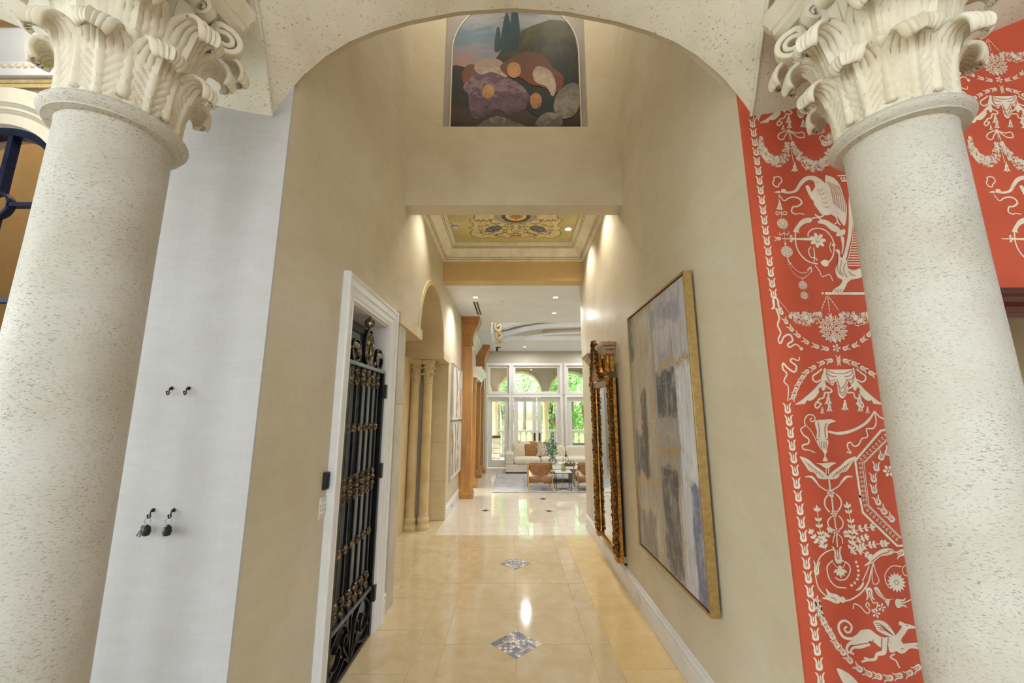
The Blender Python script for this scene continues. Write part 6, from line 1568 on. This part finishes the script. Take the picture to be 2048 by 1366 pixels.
def rinceau(p):
    p.tulip(E_([(552, 785)])[0], pi / 2, 30, 17); p.stroke(E_([(525, 728), (450, 745), (370, 805), (332, 900), (320, 1010), (350, 1130), (420, 1210), (470, 1240)]), 2.2); p.tulip(E_([(330, 925)])[0], radians(80), 24, 12)
    p.stroke(E_([(500, 842), (445, 900), (442, 960), (470, 1050), (540, 1120), (640, 1132)]), 2.2); p.stroke(E_([(590, 842), (660, 880), (684, 950), (640, 1035), (572, 1050), (525, 1020)]), 2.2); p.stroke(E_([(497, 862), (545, 922)]), 1.4, 1); p.stroke(E_([(632, 872), (605, 922)]), 1.4, 1)
    for a, r in ((200, 14), (235, 13), (270, 15), (305, 13), (340, 14)): q = p.pts(E_([(575, 940)]))[0]; p.leaf(q, q + Vector((cos(radians(a)), sin(radians(a)), 0)) * r * PXM, 6)
    p.dot(E_([(575, 925)])[0], 4.5)
    for c in ((745, 860), (760, 905), (768, 950), (768, 1000), (757, 1040), (730, 1080), (697, 1105)): p.dot(E_([c])[0], 2.6)
    p.poly(E_([(825, 902), (880, 850), (920, 790), (1000, 732), (1080, 715), (1142, 738), (1130, 772), (1070, 792), (1000, 802), (930, 862), (870, 892)]), 3); p.stroke(E_([(1130, 745), (1090, 735), (1075, 760), (1000, 780), (900, 860)]), 1.1, 4, True)
    p.stroke(E_([(928, 870), (902, 960), (870, 1080), (800, 1180), (700, 1250), (620, 1270)]), 2.8); p.stroke(E_([(925, 880), (912, 980), (922, 1082), (962, 1090), (985, 1050), (952, 970)]), 1.6, closed=True); p.stroke(E_([(880, 900), (840, 1000), (810, 1060)]), 2); p.poly(E_([(740, 1160), (790, 1110), (820, 1065), (825, 1100), (790, 1150)]), 3)
    p.poly(E_([(385, 1240), (440, 1215), (425, 1135), (470, 1182), (540, 1200), (575, 1232), (570, 1292), (520, 1292), (455, 1262)]), 3); p.dot(E_([(602, 1256)])[0], 5.5); p.stroke(E_([(470, 1230), (520, 1245), (530, 1270)]), 1.1, 4, True)
    q = p.pts(E_([(1168, 1075)]))[0]
    for k in range(15): a = 2 * pi * k / 15; p.leaf(q + Vector((cos(a), sin(a), 0)) * 3 * PXM, q + Vector((cos(a), sin(a), 0)) * 17.5 * PXM, 5.5)
    p.dot(E_([(1168, 1075)])[0], 3); p.stroke(E_([(1220, 910), (1130, 900), (1070, 950), (1046, 1020), (1070, 1100), (1112, 1142)]), 1.8); p.stroke(E_([(1260, 895), (1230, 930), (1245, 990), (1290, 1010)]), 1.6)
    p.poly(E_([(930, 1135), (968, 1125), (1010, 1190), (1062, 1246), (1150, 1244), (1100, 1262), (1080, 1330), (1040, 1262), (978, 1212)]), 3); p.stroke(E_([(945, 1145), (1000, 1210), (1060, 1265)]), 1.1, 4, True); p.tulip(E_([(885, 1195)])[0], -pi / 2, 21, 15); p.dot(E_([(1185, 1295)])[0], 6, ry=8); p.tulip(E_([(1225, 1290)])[0], 0, 16, 16); p.stroke(E_([(1240, 1290), (1300, 1265), (1340, 1240)]), 2); p.tulip(E_([(1205, 770)])[0], radians(200), 20, 14)
motif('rinceau', rinceau)
motif('ribbon', lambda p: (p.stroke(F_([(608, 588), (622, 532), (682, 560), (752, 632), (782, 600), (742, 552), (762, 520), (782, 562)]), 2), p.stroke(F_([(790, 460), (820, 522), (862, 520), (852, 580), (800, 600)]), 2), p.flower(F_([(908, 570)])[0], 8, 5), p.flower(F_([(850, 635)])[0], 8, 5)))
chain('t', [(225, 505), (245, 552), (262, 622), (287, 692), (330, 775), (380, 855), (425, 945), (490, 1025), (560, 1112), (660, 1205), (760, 1262), (862, 1292), (978, 1312), (1080, 1292), (1190, 1265), (1275, 1210)], 17.5, F_, -1)
def hound(p):
    p.stroke(F_([(700, 822), (652, 872), (590, 900), (510, 882), (462, 812), (462, 742), (522, 708), (590, 760), (582, 820), (542, 832), (516, 792), (545, 772)]), [6, 5, 4.4, 4, 3.6, 3.4, 3])
    p.poly(F_([(660, 850), (690, 812), (780, 800), (850, 850), (920, 886), (980, 880), (1040, 882), (1100, 905), (1105, 950), (1060, 1030), (992, 1040), (970, 960), (900, 992), (820, 932), (740, 925), (670, 922)]), 3)
    p.poly(F_([(1035, 890), (1080, 832), (1118, 772), (1085, 748), (1100, 715), (1150, 738), (1200, 750), (1268, 775), (1250, 792), (1190, 796), (1152, 852), (1115, 902), (1110, 960), (1050, 960)]), 3)
    p.stroke(F_([(720, 890), (640, 932), (568, 952), (540, 1012), (575, 1052)]), [16, 9, 5, 4, 3]); p.stroke(F_([(775, 940), (690, 982), (612, 992), (582, 1038), (618, 1062)]), [10, 6, 4, 3.4, 3]); p.stroke(F_([(935, 900), (936, 1000), (926, 1045), (862, 1062), (838, 1112), (772, 1122), (695, 1142)]), [10, 9, 8, 6, 5, 4, 3])
    p.stroke(F_([(1060, 970), (1100, 1025), (1140, 1028), (1205, 985), (1310, 1000)]), [14, 8, 6, 5, 4]); p.stroke(F_([(1095, 950), (1130, 975), (1205, 962), (1310, 952)]), [12, 8, 5, 4]); p.stroke(F_([(1045, 1058), (1000, 1092), (1058, 1130), (1082, 1180), (1100, 1205)]), 2.6); p.stroke(F_([(720, 1100), (770, 1110)]), 3)
    p.poly(F_([(818, 722), (860, 703), (930, 718), (992, 770), (1055, 872), (1002, 876), (930, 852), (862, 812), (840, 770)]), 3)
    for k in range(4): p.stroke(F_([(835 + k * 14, 730 + k * 24), (900 + k * 14, 752 + k * 20), (985 + k * 14, 830 + k * 10)]), 1.1, 4, True)
    p.stroke(F_([(905, 890), (905, 1000)]), 1.1, 1, True); p.stroke(F_([(975, 885), (968, 960)]), 1.1, 1, True); p.dot(F_([(1172, 758)])[0], 1.2, line=True); p.stroke(F_([(820, 905), (790, 935), (640, 965)]), 1.0, 4, True)
motif('winged_hound', hound)
motif('wing', lambda p: p.poly(F_([(438, 1208), (520, 1240), (590, 1288), (670, 1380), (620, 1420), (520, 1380), (465, 1290)]), 3))
# tulip border down the corridor edge
z = wall2(1503, 247)[1]; zs = []
while z > .05:
    zs.append(z); z -= .0523
zA, zB = wall2(1540, 590)[1], wall2(1575, 800)[1]
tp = None
for z in zs:
    if zB < z < zA + .0: continue
    if tp is None:
        p = Print(wall2); p.tulip((1503, 247), pi / 2, 21, 16); tp = p.build('printed_tulip', wall_red, WFN, .0012); w0 = WL[tp].copy(); base_z = z; PR.append(tp)
        shift = Vector((1.2085 - wall2(1503, 247)[0], 0, 0)); place(tp, w0 + shift, wall_red)
    else: copy_tree(tp, w0 + shift + Vector((0, 0, z - base_z)), wall_red)
# vertical and horizontal repeats of the paper
for io, o in enumerate(list(PR)):
    bb = [Vector(c) for c in o.bound_box]; w = WL[o]; z0, z1_, x0, x1_ = w.z + min(b.z for b in bb), w.z + max(b.z for b in bb), w.x + min(b.x for b in bb), w.x + max(b.x for b in bb)
    for dx, dz in ((0, DZR), (DXR, 0), (DXR, DZR), (DXR * 2, 0), (DXR * 2, DZR)):
        if z0 + dz < (2.27 if x1_ + dx > 1.98 else .0) or z0 + dz > 3.75 or x1_ + dx > 4.9: continue
        if dz and io >= NREP: continue
        if o is tp and dx: continue
        copy_tree(o, w + Vector((dx, 0, dz)), wall_red)

# ================================================================== PAINTED ARABESQUE ON THE TRAY CEILING
CZP = 4.43; OCX, OCY = .055, 5.18
PXM = 1.0     # sizes in metres from here on
Kc = crop(880, 425, .14648)
def ceil2(u, v):
    p = onZ(u, v, CZP); return p.x - OCX, p.y - OCY
for nm, c in (('orn_cream', (240, 224, 176)), ('orn_brown', (116, 102, 74)), ('orn_blue', (112, 122, 138)), ('orn_orange', (206, 148, 88)), ('orn_grey', (186, 186, 168)), ('orn_dark', (84, 70, 42))): plain(nm, c, .65, 0, .2, .08, 18, 0, 50, False)
tray_c = bpy.data.objects['ceiling_tray']
half = [(1035, 318), (985, 322), (950, 338), (915, 346), (850, 326), (790, 330), (730, 352), (660, 336), (570, 350), (490, 342), (435, 312), (412, 268), (452, 236), (392, 214), (456, 182), (442, 142), (398, 102), (462, 78), (470, 60)]
q1 = [Vector((*ceil2(*p), 0)) for p in Kc(half)]
q1 = [Vector((-abs(v.x), abs(v.y), 0)) for v in q1]
full = q1 + [Vector((v.x, -v.y, 0)) for v in reversed(q1)]; full = full + [Vector((-v.x, v.y, 0)) for v in reversed(full)]
def cfn(a, b, e): return (OCX + a, OCY + b, CZP - e)
def orn(name, draw, mat, e):
    p = Print(lambda u, v: ceil2(*Kc([(u, v)])[0])); draw(p); L_ = p.layers(p.c); m = MB(); m.v = [cfn(a, b, e + L_[i] * .3) for i, (a, b, c) in enumerate(p.c.v)]; m.f = p.c.f; return m.build(name, mat, tray_c, recalc=False)
of = orn('painted_field', lambda p: p.c.face(full), 'orn_cream', .0010)
orn('painted_outline', lambda p: p.stroke(full, .010, 2, closed=True, raw=True), 'orn_dark', .0014)
def four(p, f):
    for sx in (-1, 1):
        for sy in (-1, 1): f(p, sx, sy)
orn('painted_ground', lambda p: p.dot((0, 0, 0), .30, 28, raw=True, ry=.24), 'orn_grey', .0013)
orn('painted_ring', lambda p: p.stroke([Vector((.175 * cos(a * pi / 16), .155 * sin(a * pi / 16), 0)) for a in range(32)], .055, 2, closed=True, raw=True), 'orn_brown', .0017)
orn('painted_ring_ground', lambda p: p.dot((0, 0, 0), .15, 24, raw=True, ry=.13), 'orn_cream', .0016)
orn('painted_medallion', lambda p: p.flower((0, 0, 0), .10, 8, True).dot((0, 0, 0), .05, 12, raw=True), 'orn_orange', .0019)
orn('painted_blue_panels', lambda p: four(p, lambda p, sx, sy: p.dot((sx * .33, sy * .38, 0), .13, 14, raw=True, ry=.085, ang=sx * sy * .5)), 'orn_blue', .0015)
def scr(p, sx, sy):
    S = lambda L: [Vector((sx * a, sy * b, 0)) for a, b in L]
    p.stroke(S([(.02, .30), (.10, .34), (.18, .30), (.22, .36), (.17, .42), (.13, .38)]), .014, raw=True)
    p.stroke(S([(.20, .20), (.30, .22), (.36, .16), (.33, .08), (.28, .10)]), .014, raw=True); p.stroke(S([(.0, .52), (.10, .55), (.18, .50), (.28, .56), (.40, .54)]), .012, raw=True)
    p.stroke(S([(.28, .30), (.36, .32), (.42, .40), (.38, .48), (.28, .46), (.24, .38)]), .010, raw=True, closed=True); p.stroke(S([(.44, .50), (.50, .44), (.54, .50), (.50, .56)]), .012, raw=True)
    for a_, b_, r_ in ((.10, .22, .05), (.42, .26, .045), (.22, .56, .04), (.12, .12, .04), (.54, .40, .04), (.36, .50, .035), (.05, .36, .03)):
        p.stroke(S([(a_ + r_ * (1 - k / 16) * cos(k * .7), b_ + r_ * (1 - k / 16) * sin(k * .7)) for k in range(14)]), .007, 2, raw=True)
    rn = random.Random(4)
    for c, n, s in (((.26, .28), 9, .04), ((.10, .28), 9, .05), ((.42, .46), 9, .04), ((.02, .46), 6, .04), ((.50, .14), 14, .05), ((.40, .12), 8, .035), ((.50, .54), 12, .045), ((.16, .50), 9, .035), ((.30, .57), 7, .025), ((.08, .42), 5, .025), ((.33, .38), 10, .05)):
        for k in range(n): p.dot((sx * (c[0] + rn.gauss(0, s)), sy * (c[1] + rn.gauss(0, s * .6)), 0), rn.uniform(.008, .018), 7, raw=True, ry=.009, ang=rn.random() * 3)
orn('painted_scrolls', lambda p: four(p, scr), 'orn_brown', .0018)
orn('painted_flowers', lambda p: four(p, lambda p, sx, sy: (p.flower((sx * .52, sy * .30, 0), .05, 6, True), p.dot((sx * .31, sy * .60, 0), .04, 10, raw=True, ry=.025), p.dot((sx * .05, sy * .60, 0), .05, 12, raw=True, ry=.03))), 'orn_orange', .0017)
orn('painted_blue_sprays', lambda p: four(p, lambda p, sx, sy: [p.dot((sx * (.33 + .07 * cos(k)), sy * (.38 + .045 * sin(k * 1.3)), 0), .02, 7, raw=True, ry=.01, ang=k) for k in range(10)]), 'orn_grey', .0021)

# ================================================================== ARCHED MURAL (generic draped still life before a hillside)
MYP = BY + .088
mu = thing('arched_mural', (.035, MYP, 4.79), 'arched dark painting with purple drapery high above the corridor', 'painting')
def mural2(u, v):
    p = onY(u, v, MYP); return p.x, p.z
MXC, MHW, MSP = .040, .722, 5.82
arc = [(MXC - MHW, 4.79)] + [(MXC - MHW * cos(pi * k / 36), MSP + MHW * sin(pi * k / 36)) for k in range(37)] + [(MXC + MHW, 4.79)]
MB().box(NX0 + .001, NX1 - .001, MYP - .003, MYP + .001, 4.781, 6.98).build('grey_border', 'grey_panel', mu)
def gradmat(name, stops, scale, stretch, z0, z1, amt=.25, warm=None):
    t = NT(name); sx_ = t.n('SeparateXYZ', Vector=t.n('NewGeometry').outputs['Position'])
    f = t.math('DIVIDE', t.math('SUBTRACT', sx_.outputs['Z'], z0), z1 - z0)
    f = t.math('ADD', f, t.math('MULTIPLY', t.math('SUBTRACT', t.noise(t.pos(stretch), scale, 6, .62, 1.0), .5), amt))
    t.bsdf(t.ramp(f, stops), .55, 0, .3, t.bump(t.noise(t.pos(stretch), scale * 6, 3), .1, .004))
gradmat('mural_sky', [(.0, (150, 96, 84)), (.28, (176, 120, 104)), (.42, (128, 130, 140)), (.62, (92, 118, 136)), (.82, (150, 148, 146)), (1, (84, 104, 118))], 2.2, (1.2, 1, 4), 5.3, 6.5, .5)
gradmat('mural_hill', [(.1, (44, 36, 26)), (.4, (34, 40, 28)), (.6, (56, 58, 36)), (.85, (86, 80, 50))], 3.0, (2, 1, 1), 4.8, 6.5, .9)
gradmat('mural_ground', [(.1, (34, 26, 20)), (.5, (70, 54, 38)), (.9, (40, 40, 28))], 4.0, (1, 1, 2), 4.78, 5.2, .8)
gradmat('mural_cypress', [(.2, (30, 42, 46)), (.8, (52, 72, 78))], 5.0, (4, 1, 1), 5.2, 6.5, .8)
gradmat('mural_purple', [(.1, (66, 48, 58)), (.35, (116, 88, 102)), (.55, (84, 64, 78)), (.75, (146, 116, 126)), (.95, (96, 72, 84))], 5.0, (1.6, 1, 3), 4.85, 5.5, 1.3)
gradmat('mural_rust', [(.1, (70, 30, 20)), (.5, (128, 62, 38)), (.9, (96, 66, 42))], 5.0, (2, 1, 2), 4.9, 5.8, 1.2)
gradmat('mural_cloth', [(.1, (140, 122, 108)), (.5, (196, 180, 164)), (.9, (158, 138, 122))], 6.0, (2, 1, 2), 5.0, 5.7, 1.3)
gradmat('mural_stone', [(.1, (90, 86, 80)), (.5, (150, 144, 132)), (.9, (112, 104, 94))], 6.0, (2, 1, 2), 4.8, 5.4, 1.2)
gradmat('mural_ochre', [(.1, (150, 96, 58)), (.5, (196, 146, 98)), (.9, (170, 118, 76))], 6.0, (2, 1, 2), 4.9, 5.8, 1.0)
m = MB(); m.prism(arc, XZ(), MYP - .012, MYP - .003); m.build('canvas', 'mural_sky', mu)
pa = [(x, MYP - .013, z_) for x, z_ in arc]
MB().sweep(pa, [(0, -.004), (.010, -.004), (.010, .006), (0, .006)], (0, -1, 0)).build('cream_edge', 'sanded_cream', mu)
Mc = crop(780, 0, .24414)
lay = [0]
def inarc(q):
    x = min(MXC + MHW - .004, max(MXC - MHW + .004, q.x)); z_ = max(4.792, q.y)
    if z_ > MSP:
        d = sqrt((x - MXC) ** 2 + (z_ - MSP) ** 2)
        if d > MHW - .004: x, z_ = MXC + (x - MXC) * (MHW - .004) / d, MSP + (z_ - MSP) * (MHW - .004) / d
    return (x, z_)
def paint(name, P, mat, k=4):
    lay[0] += 1; Q = [inarc(q) for q in catmull([Vector((*mural2(*p), 0)) for p in Mc(P)], k, True)]
    m = MB(); m.face([(x, MYP - .0122 - .0004 * lay[0], z_) for x, z_ in Q]); m.build(name, mat, mu, recalc=False)
paint('painted_hill', [(860, 520), (930, 400), (1080, 260), (1250, 190), (1340, 170), (1480, 200), (1600, 300), (1600, 1000), (1300, 1000), (900, 900), (860, 700)], 'mural_hill')
for P in ([(855, 420), (870, 260), (890, 230), (905, 300), (905, 420)], [(905, 420), (925, 220), (955, 110), (985, 200), (995, 400)], [(985, 400), (990, 150), (1020, 50), (1055, 160), (1062, 330), (1030, 420)]): paint('painted_cypress', P, 'mural_cypress')
paint('painted_ground', [(480, 590), (620, 560), (760, 640), (1000, 760), (1560, 700), (1600, 1060), (480, 1060)], 'mural_ground')
paint('painted_rock', [(720, 1060), (860, 960), (1000, 1000), (1120, 1060)], 'mural_stone')
paint('painted_basket', [(610, 700), (590, 620), (640, 540), (720, 550), (760, 610), (740, 700), (660, 740)], 'mural_rust')
paint('painted_drapery', [(600, 720), (680, 630), (820, 590), (960, 640), (1090, 720), (1150, 820), (1100, 900), (980, 945), (880, 900), (780, 960), (690, 980), (650, 880), (640, 780)], 'mural_purple')
paint('painted_cloth', [(690, 560), (760, 500), (860, 490), (930, 530), (960, 640), (840, 600), (740, 620)], 'mural_cloth')
paint('painted_rust_cloth', [(900, 560), (1000, 480), (1130, 430), (1260, 470), (1330, 560), (1420, 640), (1380, 760), (1240, 720), (1150, 700), (1060, 640), (980, 640)], 'mural_rust')
paint('painted_white_cloth', [(1170, 600), (1220, 550), (1320, 600), (1360, 720), (1330, 800), (1280, 720), (1190, 680)], 'mural_cloth')
paint('painted_teal_cloth', [(1120, 900), (1160, 800), (1300, 790), (1370, 830), (1330, 930), (1220, 960)], 'mural_cypress')
paint('painted_fruit', [(760, 740), (800, 700), (850, 730), (850, 790), (800, 820), (760, 790)], 'mural_ochre')
paint('painted_gourd', [(960, 560), (1000, 520), (1060, 540), (1070, 610), (1020, 650), (970, 620)], 'mural_ochre')
paint('painted_gourd', [(1150, 800), (1200, 770), (1240, 810), (1230, 880), (1180, 900), (1150, 860)], 'mural_ochre')
paint('painted_dish', [(1340, 860), (1380, 760), (1480, 690), (1560, 720), (1570, 830), (1500, 960), (1400, 980), (1350, 930)], 'mural_stone')
paint('painted_urn', [(1200, 1040), (1220, 970), (1300, 930), (1390, 960), (1400, 1040)], 'mural_stone')
